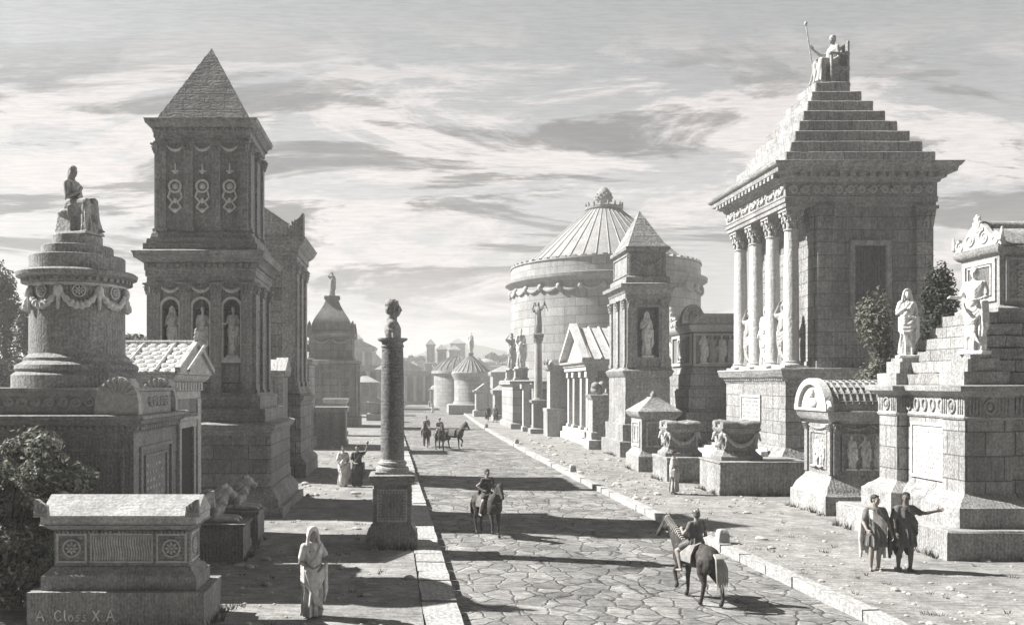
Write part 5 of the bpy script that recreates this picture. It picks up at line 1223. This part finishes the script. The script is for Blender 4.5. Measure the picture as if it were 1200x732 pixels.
# victory column, gate posts, tall pedestal
D = 75; t = thing('victory_column', 'slim tall column carrying a winged victory before the round mausoleum', 'column', (11.3,75,0))
m = MB(); m.rect(-.5,.5,-.5,.5,[(-.1,.3),(.4,.3),(.5,0),(2.6,0),(2.7,.15),(2.9,.2),(2.92,0)]); part('pedestal', m, S(.42,D), t)
m = MB(); m.lathe(0,0,[(.5,2.9),(.5,3.0),(.38,3.1),(.36,5),(.31,7.9)],20); part('shaft', m, S(.45,D), t)
m = MB(); m.capital(0,0,7.88,.32,.75); part('capital', m, S(.42,D), t)
t = thing('stone_gate', 'tall plain stone gate frame behind the victory column pedestal', 'gate', (11.6,78,0))
for x in (-.9,1.5):
    m = MB(); m.rect(x-.3,x+.3,0,.8,[(-.1,.1),(.4,.1),(.5,0),(3.9,0)]); part('post', m, MARB(D), t)
m = MB(); m.box(-1.4,2.0,-.1,.9,3.897,4.3); part('lintel', m, MARB(D), t)
D = 70; t = thing('tall_pedestal', 'tall corniced pedestal just left of the pedimented shrine', 'pedestal', (11.55,70.2,0))
m = MB(); m.rect(0,1.5,0,1.6,[(-.1,.25),(2.0,.25),(2.1,.3),(2.3,.3),(2.32,0),(5.4,0),(5.5,.15),(5.7,.25),(5.9,.28),(5.92,0)]); part('shaft', m, S(.42,D), t)
m = MB(); m.face('L',-.2); m.spiral(-.2,6.1,.25,.12); m.spiral(-1.4,6.1,.25,.12,1.4,-1,PI); m.face(); m.rect(0,1.5,0,1.6,[(5.91,.0),(6.3,-.2)]); part('scroll_top', m, S(.42,D), t)

# round mausoleum
D = 105; t = thing('round_mausoleum', 'huge pale round mausoleum with ribbed conical roof and pinecone finial', 'mausoleum', (23.9,105,0))
RR = 11.3
m = MB(); m.lathe(0,0,[(RR+.8,-.2),(RR+.8,1.6),(RR+.5,1.9),(RR+.1,2.3),(RR,2.4),(RR,15.0)],96); part('drum', m, stone(.42,(2.6,1.0),0,'X',.2,.3), t, 0, 'cyl')
m = MB()
for k in range(28):
    a0, a1 = 2*PI*k/28, 2*PI*(k+1)/28; pts=[]; rad=[]
    for i in range(13):
        q = i/12; a = a0+(a1-a0)*q; pts.append(((RR+.1)*math.cos(a),(RR+.1)*math.sin(a),15.55-.6*(1-(2*q-1)**2))); rad.append(.2*(.45+.55*math.sin(PI*q)))
    m.tube(pts,rad,6); m.ell(((RR+.1)*math.cos(a0),(RR+.2)*math.sin(a0),15.35),(.35,.35,.45))
part('garland_frieze', m, ORN(.45), t)
m = MB(); m.lathe(0,0,[(RR-.5,14.98),(RR+.12,14.98),(RR+.12,15.0),(RR+.05,15.9),(RR+.2,15.95),(RR+.4,16.2),(RR+.75,16.4),(RR+.8,16.75),(RR+.3,16.85),(RR-.6,16.85)],96); part('cornice', m, S(.42,D), t, 0, 'cyl')
m = MB(); m.lathe(0,0,[(RR-.7,16.8),(RR+.0,16.84),(RR+.0,18.35),(RR+.12,18.4),(RR+.12,18.55),(RR-.7,18.55)],96)
for k in range(60):
    a = 2*PI*k/60; m.M = Matrix.Rotation(a,4,'Z'); m.box(RR-.45,RR+.05,-.28,.28,18.54,18.78); m.M = Matrix()
part('parapet', m, stone(.45,(1.6,.8),0,'X',.2,.3), t, 0, 'cyl')
m = MB(); m.lathe(0,0,[(RR-.8,18.0),(9.6,18.6),(9.6,18.9),(2.1,25.6),(2.0,25.7)],96)
for k in range(40):
    a = 2*PI*k/40; m.tube([(9.62*math.cos(a),9.62*math.sin(a),18.9),(2.1*math.cos(a),2.1*math.sin(a),25.62)],[.1,.05],6)
rf = part('roof', m, stone(.42,None,0,'X',.2,.35), t)
m = MB(); m.lathe(0,0,[(2.05,25.55),(2.3,25.7),(2.3,26.0),(1.9,26.15),(.9,26.2),(.6,26.5),(.85,26.8),(.98,27.3),(.8,27.9),(.4,28.4),(.05,28.6)],24)
for k in range(50):
    z = 26.8+1.6*k/50; q = .98*math.sin(PI*min(1,.35+.62*(k/50))); a = k*2.4; m.ell((q*math.cos(a),q*math.sin(a),z),(.17,.17,.13),None,6,4)
for k in range(16): a = 2*PI*k/16; m.cap((2.15*math.cos(a),2.15*math.sin(a),25.9),.2,(2.25*math.cos(a),2.25*math.sin(a),26.4),.1,6)
part('pinecone_finial', m, S(.38,D), rf)
# statue terrace before it
D = 84; t = thing('statue_terrace', 'stone terrace block carrying two statues left of the round mausoleum', 'terrace', (9.9,82,0))
m = MB(); m.rect(0,7.5,0,9.5,[(-.1,.2),(.5,.2),(.6,0),(4.1,0),(4.15,.15),(4.3,.3),(4.6,.3),(4.7,.1)]); part('wall', m, stone(.45,(1.6,.75),0,'X',.2,.3), t)
for x,y in ((.9,.9),(.9,8.2)): m = MB(); m.rect(x-.6,x+.6,y-.6,y+.6,[(4.69,.1),(4.9,.1),(4.95,0),(5.6,0),(5.65,.1),(5.8,.1)]); part('statue_pedestal', m, S(.45,D), t)
t = thing('wall', 'long plain wall running right from the statue terrace below the mausoleum', 'wall', (11.6,80,0)); m = MB(); m.rect(0,5,0,1.2,[(-.1,.1),(.4,.1),(.45,0),(4.0,0),(4.05,.15),(4.4,.15)]); part('block', m, S(.4,80,(1.6,.75)), t)

# far round tomb, domed hall and street front
D = 130; t = thing('cone_tomb', 'small round tomb with conical roof and statue at the far end of the road', 'tomb', (9.3,130,0))
m = MB(); m.rect(-3.2,3.2,-3.2,3.2,[(-.1,.3),(1.2,.3),(1.3,0),(1.32,-.2)]); m.lathe(0,0,[(2.75,1.3),(2.6,1.6),(2.5,1.8),(2.5,5.4),(2.55,5.42),(2.55,5.0),(2.9,5.7),(3.0,6.0),(2.4,6.05)],40); part('drum', m, stone(.42,(1.2,.6),0,'X',.2,.3), t, 0, 'cyl')
m = MB(); m.lathe(0,0,[(2.95,5.98),(2.8,6.2),(.35,8.6),(.3,8.7),(.45,8.8),(.45,9.0)],40)
for k in range(24): a = 2*PI*k/24; m.tube([(2.82*math.cos(a),2.82*math.sin(a),6.22),(.35*math.cos(a),.35*math.sin(a),8.62)],[.09,.04],5)
part('roof', m, S(.42,D), t)
D = 165; t = thing('domed_hall', 'broad low domed hall behind the far cone-roofed tomb', 'hall', (9.6,168,0))
m = MB(); m.lathe(0,0,[(4.9,-.2),(4.8,6.0),(5.3,6.4),(5.3,6.9),(4.7,7.0)],40); part('drum', m, stone(.42,(1.4,.7),0,'X',.2,.3), t, 0, 'cyl')
m = MB(); m.lathe(0,0,[(5.1,6.9),(4.7,7.6),(3.6,8.6),(2.1,9.4),(.5,9.8)],40)
for k in range(24): a = 2*PI*k/24; m.tube([(q*math.cos(a),q*math.sin(a),z) for q,z in ((5.1,6.95),(4.72,7.62),(3.62,8.62),(2.1,9.42),(.5,9.82))],.1,5); part('roof', m, S(.42,D), t)
def hall(label, X, D, w, L, h, n, gable=None):
    t = thing('colonnaded_hall', label, 'hall', (X,D,0)); m = MB(); m.box(-w/2,w/2,.9,L,-.1,h); part('wall', m, S(.4,D), t)
    m = MB(); m.rect(-w/2,w/2,0,L,[(h-.8,.1),(h-.2,.15),(h,.4),(h+.25,.4)]); 
    if gable: m.face('F',-.1); m.prism([(-w/2-.3,h+.24),(w/2+.3,h+.24),(0,h+.24+gable)],-.1,L)
    part('roof', m, S(.42,D), t)
    m = MB(); m.box(-w/2-.3,w/2+.3,-.3,1,-.1,.5); part('step', m, S(.42,D), t)
    for i in range(n):
        x = -w/2+.4+(w-.8)*i/(n-1); m = MB(); m.lathe(0,0,[(.45,.49),(.36,.8),(.32,h-1.4),(.5,h-.8)],12); o = part('column', m, MARB(D), t); o.location = (x,.3,0)
hall('far hall with a row of white columns and flat roof, nearest the road axis', 4.2, 190, 15, 12, 7.0, 8)
hall('far pedimented hall of pale columns seen just right of the bust column', -2.4, 232, 11, 14, 8.5, 7, 2.6)
hall('far long columned hall left of the bust column', -9.0, 150, 11, 10, 7.4, 7)
hall('far tall columned hall behind the long one, near the belfry-roofed tower', -14.5, 205, 12, 10, 13.0, 6, 3)
hall('far flat-roofed columned block at the bend of the road', 14, 240, 14, 12, 9.5, 6)
for i,(X,DD,w,h,tx) in enumerate(((-14,112,4.5,7.6,'far square tomb left of the road behind the belfry-roofed tower'),(-6.4,122,3.6,4.6,'far low cube tomb left of the road'),(-4.8,165,3.4,5.2,'farthest little cube tomb left of the road'),(13.5,118,4,6.0,'far square tomb between the statue terrace and the cone-roofed tomb'),(11.5,102,2.6,3.6,'low far altar block right of the road before the cone-roofed tomb'))):
    t = thing('cube_tomb', tx, 'tomb', (X,DD,0)); m = MB(); m.rect(-w/2,w/2,0,w,[(-.1,.2),(.6,.2),(.7,0),(h-.6,0)]); part('wall', m, S(.4,DD), t); m = MB(); m.rect(-w/2,w/2,0,w,[(h-.61,.05),(h-.4,.25),(h,.3),(h+.1,0),(h+.9,-w*.4)]); part('roof', m, S(.42,DD), t)
def far_tomb(X, DD, w, h, kind, tx):
    t = thing('far_tomb', tx, 'tomb', (X,DD,0)); m = MB(); m.rect(-w/2,w/2,0,w,[(-.1,.3),(.8,.3),(.9,0),(h*.72,0)]); m.face('F',0)
    for u in (-.36,.36): m.box(w*u-.25,w*u+.25,-.15,.01,.9,h*.7)
    m.box(-w*.16,w*.16,-.05,.01,1.2,h*.5); part('wall', m, S(.42,DD), t)
    m = MB(); m.rect(-w/2,w/2,0,w,[(h*.718,.1),(h*.75,.3),(h*.79,.35),(h*.8,0)])
    if kind == 'gable': m.face('F',-.2); m.prism([(-w*.55,h*.79),(w*.55,h*.79),(0,h)],0,w+.3)
    elif kind == 'dome': m.lathe(0,w/2,[(w*.45,h*.79),(w*.45,h*.84),(w*.42,h*.9),(w*.28,h*.96),(.1,h)],24)
    elif kind == 'pyramid': m.rect(-w/2,w/2,0,w,[(h*.79,.05),(h*1.05,-w*.49)])
    elif kind == 'tower': m.rect(-w*.36,w*.36,w*.14,w*.86,[(h*.79,0),(h*1.15,0),(h*1.17,.25),(h*1.2,.25),(h*1.32,-w*.3)])
    part('roof', m, S(.44,DD), t)
for a in ((6.3,255,3.4,13.5,'tower','far pale two-stage tower tomb rising above the columned halls'),(14.8,280,5,13,'tower','far two-stage tower just left of the hill foot'),(22,270,6,12.5,'gable','far gabled tomb above the roof of the cone-roofed tomb'),(27,300,9,13.5,'dome','far domed tomb farthest right near the statue terrace'),
    (1.2,262,5,11,'pyramid','far pyramid-roofed tomb right of the bust column'),(-3.5,285,6,14,'dome','far domed tomb directly behind the bust column'),(-11,262,5,14.5,'gable','far gabled tomb left of the bust column'),(-17.5,280,5,16,'tower','far slim tower left of the bust column'),
    (-8.6,182,3.2,7.2,'pyramid','small far pyramid tomb before the columned halls left of the bust column'),(3.2,205,2.6,5.2,'gable','tiny far gabled shrine at the road end'),(7.6,182,2.6,5.4,'pyramid','tiny far pyramid tomb right of the road end'),(12.8,150,3.2,6.4,'gable','far gabled shrine right of the cone-roofed tomb'),(16,205,5,9,'dome','far domed tomb right of the domed hall'),(-21,310,7,18,'dome','far tall dome half hidden by the curved-roof tower'),(9.5,300,7,15,'pyramid','farthest pyramid roof on the street axis'),(-3.9,101,1.8,2.8,'gable','far little gabled tomb close to the road beyond the bust column'),(-4.6,140,2.8,5.6,'tower','far small two-stage tomb left of the road end'),(-2.6,198,2.4,4.6,'dome','tiny far domed tomb left of the road end'),(-5.2,240,4.0,9,'gable','far gabled tomb between columned halls left of the road'),(9.9,113,2.2,4.4,'gable','far little gabled tomb between terrace and cone-roofed tomb'),(5.2,170,2.2,4.2,'dome','tiny far domed tomb on the road axis'),(-8,325,12,15,'gable','farthest broad gabled roof behind the halls left of the bust column'),(4.5,318,11,13.5,'gable','farthest broad gabled roof right of the bust column'),(14,330,12,14.5,'gable','farthest broad gabled roof behind the domed hall'),(28,345,14,15,'gable','farthest broad gabled roof below the hill'),(-30,330,14,20,'gable','farthest broad gabled roof behind the curved-roof tower'),(8.8,232,3.5,11.5,'tower','far slim two-stage tomb above the domed hall'),(19,335,8,17,'tower','farthest two-stage tower in front of the hill')): far_tomb(*a)
for i,(X,DD,h,w,tx) in enumerate(((2.5,330,17,5,'far hazy round tree behind the columned halls right of the bust'),(33,320,17,7,'far hazy low tree nearest the statue terrace'),(-40,280,22,9,'far hazy tall tree behind the curved-roof tower'))):
    tree('leafy_tree', tx, 'tree', (X,DD,0), h, w, 30+i, n=1500, size=.6)
# shrubs behind the great stepped tomb
tree('shrub','pale-leaved pointed shrub between temple and rear statue of the stepped tomb','shrub',(17.35,31.5,0),7.1,1.7,14,'column',(.12,.125,.1),11000,.085)
tree('cypress','dark thick cypress behind the great stepped tomb beside its crowning sarcophagus','tree',(18.6,30.2,0),8.2,1.35,15,'column',(.035,.038,.032),8000,.085)
# ---------------------------------------------------------------- statues and people
ST = lambda tone=.55: stone(tone,None,0,'Y',.1,.35,grain=.16)
g1 = statue_mesh('draped_a', standing(1), .014)
g2 = statue_mesh('draped_b', standing(2, veil=True, Rr=((-.26,.0,1.12),(-.06,-.2,1.28),(.5,-.3,.7),(.2,.9,0)), Rl=((.26,.02,1.1),(.1,-.2,1.0),(-.6,-.5,0),(0,.3,.9))), .014)
g3 = statue_mesh('draped_c', standing(3, Rr=((-.26,-.1,1.14),(-.34,-.38,1.12),(-.1,-1,.15),(.5,0,-.8)), Rl=((.25,0,1.12),(.12,-.2,1.05),(-.5,-.5,.1),(0,.4,-.8))), .014)
g4 = statue_mesh('draped_d', standing(4, Rr=((-.36,-.02,1.42),(-.16,-.06,1.66),(.5,-.2,.6),(.6,0,-.6)), Rl=((.28,.02,1.12),(.26,-.1,.88),(0,-.3,-.9),(-.8,0,0)), with_toga=True, style='long', sway=.06), .014)
def statue(me, label, loc, h, rz=0.0, tone=.55, group=None, name='statue'):
    o = obj(name, me, ST(tone), None, 0, loc); o.scale = (h/1.81*.9,h/1.81*.9,h/1.81); o.rotation_euler = (0,0,rz); return tag(o, label, 'statue', group)
for me,x,tx in ((g2,-1.03,'left niche statue of the pyramid tower, wrapped with an arm to the chest'),(g1,0,'middle niche statue of the pyramid tower in a draped toga'),(g3,1.03,'right niche statue of the pyramid tower with forearm held forward')):
    statue(me, tx, (-7.0+x,30.2-1.55+.24,5.2), 1.72, rnd.uniform(-.2,.2), .8, 'statues in the niches of the pyramid tower')
statue(g3, 'white draped statue with outstretched forearm on the near pier of the stepped tomb', (14.55,21.97,5.06), 2.25, -.95, .5)
statue(g2, 'white veiled statue on the far pier of the stepped tomb before the shrubs', (14.55,24.97,5.06), 2.0, -.3, .5)
for me,y,h,tx,rz in ((g4,1.7,3.35,'temple porch statue nearest the viewer, between the first and second columns',-1.2),(g1,3.85,3.3,'temple porch statue between the second and third columns',-1.1),(g4,6.0,3.3,'temple porch statue between the farthest two columns',-1.3)):
    statue(me, tx, (TX+.7,TY+y,5.1), h, rz, .52, 'statues in the temple porch')
statue(g2, 'pale draped statue in the niche of the slender tower', (12.75+1.42,50.6+.45,5.9), 2.7, 0, .5)
statue(g1, 'nearer statue on the terrace left of the round mausoleum', (10.8,82.9,5.8), 3.9, .3, .5, 'statues on the terrace')
statue(g4, 'farther statue on the terrace left of the round mausoleum', (10.8,90.2,5.8), 3.9, .3, .5, 'statues on the terrace')
statue(g1, 'small statue on the roof of the far cone-roofed tomb', (9.3,130,9.0), 3.2, 0, .5)
statue(g4, 'statue standing on top of the curved-roof tower left of the road', (-8.0,88.3,13.4), 2.5, 0, .3)
b,c,h = standing(9, with_toga=False, Rr=((-.3,-.05,1.2),(-.2,-.3,1.35),(.2,-.6,.6),(.5,0,-.5)), Rl=((.33,-.02,1.45),(.42,-.1,1.72),(.2,-.2,.9),(-.8,0,0)), style='long')
for s in (-1,1):
    for k in range(5): c.tube([(s*.08,.12,1.3),(s*(.22+.03*k),.22,1.5+.06*k),(s*(.3+.06*k),.3,1.75-.13*k)],[.04,.05,.02],8)
vm_ = statue_mesh('victory', (b,c,h), .016); statue(vm_, 'winged victory figure on top of the slim tall column', (11.3,75,8.63), 2.9, -.5, .36)
# seated statues
b,c = seated(1); m = join(b,c); m.v = [(x,y,z+.05) for x,y,z in m.v]; m.rect(-.22,.22,-.02,.34,[(0,.06),(.2,.03),(.46,0),(.5,-.03)]); m.ell((0,.2,.45),(.29,.24,.1)); m.rect(-.3,.3,-.52,.38,[(0,0),(.06,-.02)])
sm = remesh(m,'seated_woman',.013,2)
o = obj('statue', sm, ST(.42), None, 0, (-7.6,19.5,7.67)); o.scale = (.98,1.08,1.18); o.rotation_euler = (0,0,R(66)); tag(o,'seated draped woman statue on the stepped top of the round garlanded tomb','statue')
b,c = seated(5, staff=True); m = join(b,c); m.v = [(x,y,z+.06) for x,y,z in m.v]
t = thing('enthroned_statue','enthroned bearded-robe statue holding a staff on the peak of the stepped pyramid roof','statue',(TX+W/2+.3,TY+Ld/2-.1,14.92+.62*8), -R(78)); t.scale = (1.8,1.75,2.02)
t['label'] = 'enthroned statue holding a staff on the peak of the stepped pyramid roof'
obj('figure', remesh(m,'figure',.013,2), ST(.55), t)
m = MB()
for s in (-1,1):
    m.box(s*.3-.035,s*.3+.035,-.2,-.13,0,.78); m.box(s*.3-.035,s*.3+.035,.36,.43,0,1.15); m.box(s*.3-.045,s*.3+.045,-.24,.44,.777,.83); m.box(s*.3-.02,s*.3+.02,-.14,.37,.42,.46)
m.box(-.34,.34,-.1,.44,.38,.47); m.box(-.3,.3,.38,.42,.5,1.1); m.box(-.34,.34,-.52,.46,-.02,.05); m.box(-.27,.27,-.08,.4,.04,.39); part('throne', m, S(.4,42), t, .006)
m = MB(); m.cap((-.42,-.12,.05),.018,(-.42,-.47,1.78),.018,8); m.ell((-.42,-.475,1.8),(.05,.05,.06)); part('staff', m, S(.5,42), t)
# relief figures carved on tombs
k = 0
for (tp,x,y,z,s,rz) in REL:
    o = obj('relief_figure', (g1,g3,g2,g4)[k % 4], ST(.8), tp, 0, (x,y,z)); o.scale = (s,s,s); o.rotation_euler = (0,0,rz); k += 1

# ---- people
SK = plain((.26,.235,.215),.6,10,.2); HAIR = plain((.035,.033,.03),.6,20,.3)
def cloth(v, n=9): return plain((v,v*.98,v*.95),.92,n,.3)
def person(label, loc, parts, rz=0.0, sc_=1.0, group=None, vox=.011):
    t = thing('person', label, 'person', loc, rz, group); t.scale = (sc_,)*3
    for nm, mbs, mat in parts:
        if mbs is None or not mbs.v: continue
        obj(nm, remesh(mbs, nm, vox if nm != 'body' else vox*.82, 2), mat, t)
    return t
# veiled woman
b,c,h = standing(12, veil=True, Rr=((-.25,.02,1.1),(-.1,-.2,1.0),(.6,-.4,.2),(.1,.5,.8)), Rl=((.29,-.1,1.14),(.3,-.36,1.1),(.15,-1,.15),(-.5,.2,.7)))
person('veiled woman in white draped robes walking alone in the left foreground', (-1.8,15.75,0), (('body',b,SK),('robe',c,cloth(.48)),('veil',h,cloth(.52))), R(38), .95)
# pair at left
b,c,h = standing(13); pa = person('man in a pale toga standing left in the pair behind the column', (-2.8,35.95,0), (('body',b,SK),('toga',c,cloth(.62)),('hair',h,HAIR)), R(20), .98, None, .014)
b,c,h = standing(14, Rl=((.36,-.05,1.5),(.42,-.12,1.78),(.15,-.1,1),(0,-1,0)), Rr=((-.26,.0,1.12),(-.12,-.2,1.0),(.5,-.5,.1),(0,.4,-.8)), yaw=-.5); person('man in a dark cloak raising his arm, right in the pair behind the column', (-2.2,35.8,0), (('body',b,SK),('cloak',c,cloth(.07)),('hair',h,HAIR)), R(10), 1.0, None, .014)
# two men at right
def tunic_man(seed, Rr, Rl, yaw, style='short', stride=.0):
    b,c,h,k = MB(),MB(),MB(),MB(); torso(b)
    for s in (-1,1):
        y = s*stride; limb(b, [((s*.088,.01,.93),.09),((s*.1,-.02+y*.5,.5),.058),((s*.105,.03+y,.32),.055),((s*.105,.04+y,.09),.036)]); foot(b,(s*.105,.04+y,.09),(s*.4,-1,0))
    arms(b,Rr,Rl); head(b,h,(0,-.015,1.63),yaw,0,style)
    robe(c,[(0,.0,.56,.215,.18,.11),(0,0,.6,.215,.18,.11),(0,0,.8,.2,.16,.09),(0,.01,.98,.175,.135,.04),(0,0,1.05,.165,.125,.03),(0,0,1.1,.175,.13,.05),(0,0,1.28,.195,.135,.03),(0,.01,1.38,.2,.115,.02),(0,.01,1.44,.12,.09,0),(0,.01,1.46,.085,.075,0)],seed,13)
    for s,a in ((-1,Rr),(1,Rl)): c.cap((s*.17,.01,1.39),.076,V((s*.2,0,1.3)).lerp(V(a[0]),.5),.072)
    # cloak over the left shoulder, hanging behind
    for q in range(9):
        x = -.2+.05*q; k.tube([(x*.85,.08,1.43),(x,.17,1.2),(x*1.15,.2,.85),(x*1.25,.18+.05*(q%2),.5),(x*1.3,.16+.06*(q%2),.26+.05*((q*7)%4))],[.035,.042,.045+.012*(q%2),.046,.03],8)
    for q in range(4): k.tube([(-.2,.05,1.42-.02*q),(-.1+.0*q,-.12,1.36-.05*q),(.08,-.16,1.22-.06*q),(.2,-.1,1.08-.07*q),(.24,.06,.95-.08*q)],[.03,.032,.032,.03,.03],8)
    for q in range(3): k.tube([(-.2-.02*q,.06,1.4),(-.26-.015*q,.06,1.1),(-.28-.01*q,.08,.7),(-.27,.1,.35)],[.035,.04,.045,.03],8)
    return b,c,h,k
b,c,h,k = tunic_man(21, ((-.26,.02,1.12),(-.24,-.16,.95),(.2,-.6,-.6),(.6,.3,0)), ((.27,-.02,1.1),(.32,-.12,.86),(.1,-.3,-.9),(-.9,0,0)), .55, 'short', .06)
person('young man in grey tunic and pale cloak beside the pointing man', (10.78,19.75,0), (('body',b,SK),('tunic',c,cloth(.16)),('cloak',k,cloth(.5)),('hair',h,HAIR)), R(-8), 1.0)
b,c,h,k = tunic_man(22, ((-.27,.0,1.12),(-.3,-.1,.88),(0,-.3,-.9),(.9,0,0)), ((.45,-.02,1.28),(.69,-.06,1.33),(1,-.05,.18),(0,-.6,.7)), -.75, 'short', -.05)
person('dark cloaked man pointing sideways at the great stepped tomb', (11.42,19.65,0), (('body',b,plain((.13,.115,.105),.6,10,.2)),('tunic',c,cloth(.12)),('cloak',k,cloth(.09)),('hair',h,HAIR)), R(5), 1.04)
# robed walker by the temple steps
b,c,h = standing(15, Rr=((-.27,-.03,1.12),(-.18,-.2,.96),(.3,-.7,-.4),(.6,.3,0)), yaw=.4, hem=.1); person('robed walker with a light wrap standing before the temple steps', (10.35,33.4,0), (('body',b,SK),('robe',c,cloth(.36)),('hair',h,HAIR)), R(60), .98, None, .014)
# far pair
b,c,h,k = tunic_man(23, ((-.27,.0,1.12),(-.3,-.1,.88),(0,-.3,-.9),(.9,0,0)), ((.27,-.02,1.1),(.32,-.12,.86),(.1,-.3,-.9),(-.9,0,0)), .3,'short',.12)
p1 = person('dark-clad walker, left of the far pair beside the statue terrace', (8.95,97,0), (('body',b,SK),('tunic',c,cloth(.06)),('cloak',k,cloth(.05)),('hair',h,HAIR)), R(40), 1.12, None, .02)
dup(p1, (9.75,97.4,0), 'dark-clad walker, right of the far pair beside the statue terrace', R(-60))
dup(pa, (3.4,128,0), 'tiny pale figure far down the road near the white columns', R(30))

# ---- riders
DH = plain((.055,.05,.046),.7,9,.5,.25); WH = plain((.42,.41,.39),.6,5,.3); MH = plain((.2,.19,.175),.7,9,.6)
hm1, tl1 = horse_mesh('body', [leg_f(-1,(.08,.08),(.12,.06),.16), leg_f(1), leg_h(-1,(.05,.0),(.1,.0)), leg_h(1,(-.08,.02),(-.14,.04),.06)], .0, .0, -.25)
hm2, tl2 = horse_mesh('body', [leg_f(-1), leg_f(1,(.16,.1),(.08,.1),.2), leg_h(-1,(-.12,0),(-.2,.04),.04), leg_h(1,(.14,.02),(.2,.0),.02)], .12, .06, .85, .016, .7)
def horse(label, loc, rz, hm, tl, mat, dark, s, cloth_=None):
    t = thing('horse', label, 'horse', loc, rz); t.scale = (s,)*3
    obj('body', hm, None, t).data.materials.clear()
    t.children[0].data = hm.copy() if hm.materials else hm; t.children[0].data.materials.append(mat)
    part('tail', tl[0], dark, t); part('mane', tl[1], dark, t)
    m = MB()
    m.tube([(.5,.2,1.32),(.76,.13,1.28),(.84,0,1.2),(.76,-.13,1.28),(.5,-.2,1.32)],.018,6)
    m.tube([(1.2,.06,1.52),(.9,.13,1.55),(.5,.12,1.62),(.42,.05,1.66)],.01,6); m.tube([(1.2,-.06,1.52),(.9,-.13,1.55),(.5,-.12,1.62),(.42,-.05,1.66)],.01,6)
    part('harness', m, cloth(.3), t)
    m = MB(); m.loft([[(x,y*1.0,z) for y,z in ((-.33,1.0),(-.31,1.2),(-.2,1.41),(0,1.48),(.2,1.41),(.31,1.2),(.33,1.0),(.3,1.0),(.27,1.2),(.15,1.36),(0,1.42),(-.15,1.36),(-.27,1.2),(-.3,1.0))] for x in (-.25,.25)]); part('saddle_cloth', m, cloth_ or cloth(.13), t)
    return t
def rider(label, loc, rz, s, mats, vox=.012, **kw):
    b,c,h = rider_mesh(**kw); return person(label, loc, (('body',b,mats[0]),('tunic',c,mats[1]),('helmet' if kw.get('style','helmet')=='helmet' else 'hair',h,mats[2])), rz, s, None, vox)
MET = plain((.12,.115,.11),.35,12,.2,.5)
P = (2.32,25.4,RZ); a = R(-68)
horse('dark horse walking towards the viewer in the middle of the road', P, a, hm1, tl1, DH, HAIR, .87); rider('rider in dark tunic and cloak on the dark horse in mid road', P, a, .87, (SK,cloth(.07),HAIR), style='short', armR=((-.36,.06,1.18),(-.22,-.12,1.02),(.6,-.6,-.2),(.6,.3,0)), yaw=.1)
P = (5.95,17.75,RZ); a = R(106)
horse('grey-brown prancing horse with flowing tail in the right foreground of the road', P, a, hm2, tl2, MH, plain((.34,.33,.31),.7,6,.3), .84, cloth(.22)); rider('helmeted rider seen from behind on the prancing foreground horse', P, a, .84, (SK,plain((.1,.098,.094),.6,9,.3),MET), .011, style='helmet', armR=((-.28,.0,1.1),(-.26,-.24,1.02),(.2,-.9,.1),(.6,.2,-.5)), armL=((.3,-.08,1.14),(.2,-.32,1.2),(-.2,-.8,.5),(-.6,.2,-.5)), cape=False)
P = (2.05,58.3,RZ); a = R(-80)
horse('far white horse leading the two riders on the road', P, a, hm1, tl1, WH, plain((.4,.39,.37),.7,6,.3), .98); rider('far rider in light armour on the white horse', P, a, .98, (SK,cloth(.2),MET), .016)
P = (3.05,59.2,RZ); a = R(-35)
horse('far riderless dark horse trotting right of the white horse', P, a, hm2, tl2, DH, HAIR, .95)
P = (1.2,61.5,RZ); a = R(-95)
horse('far dark horse half hidden behind the white horse', P, a, hm1, tl1, DH, HAIR, .98); rider('far rider in pale cloak behind the white horse', P, a, .98, (SK,cloth(.3),HAIR), .016, style='short')
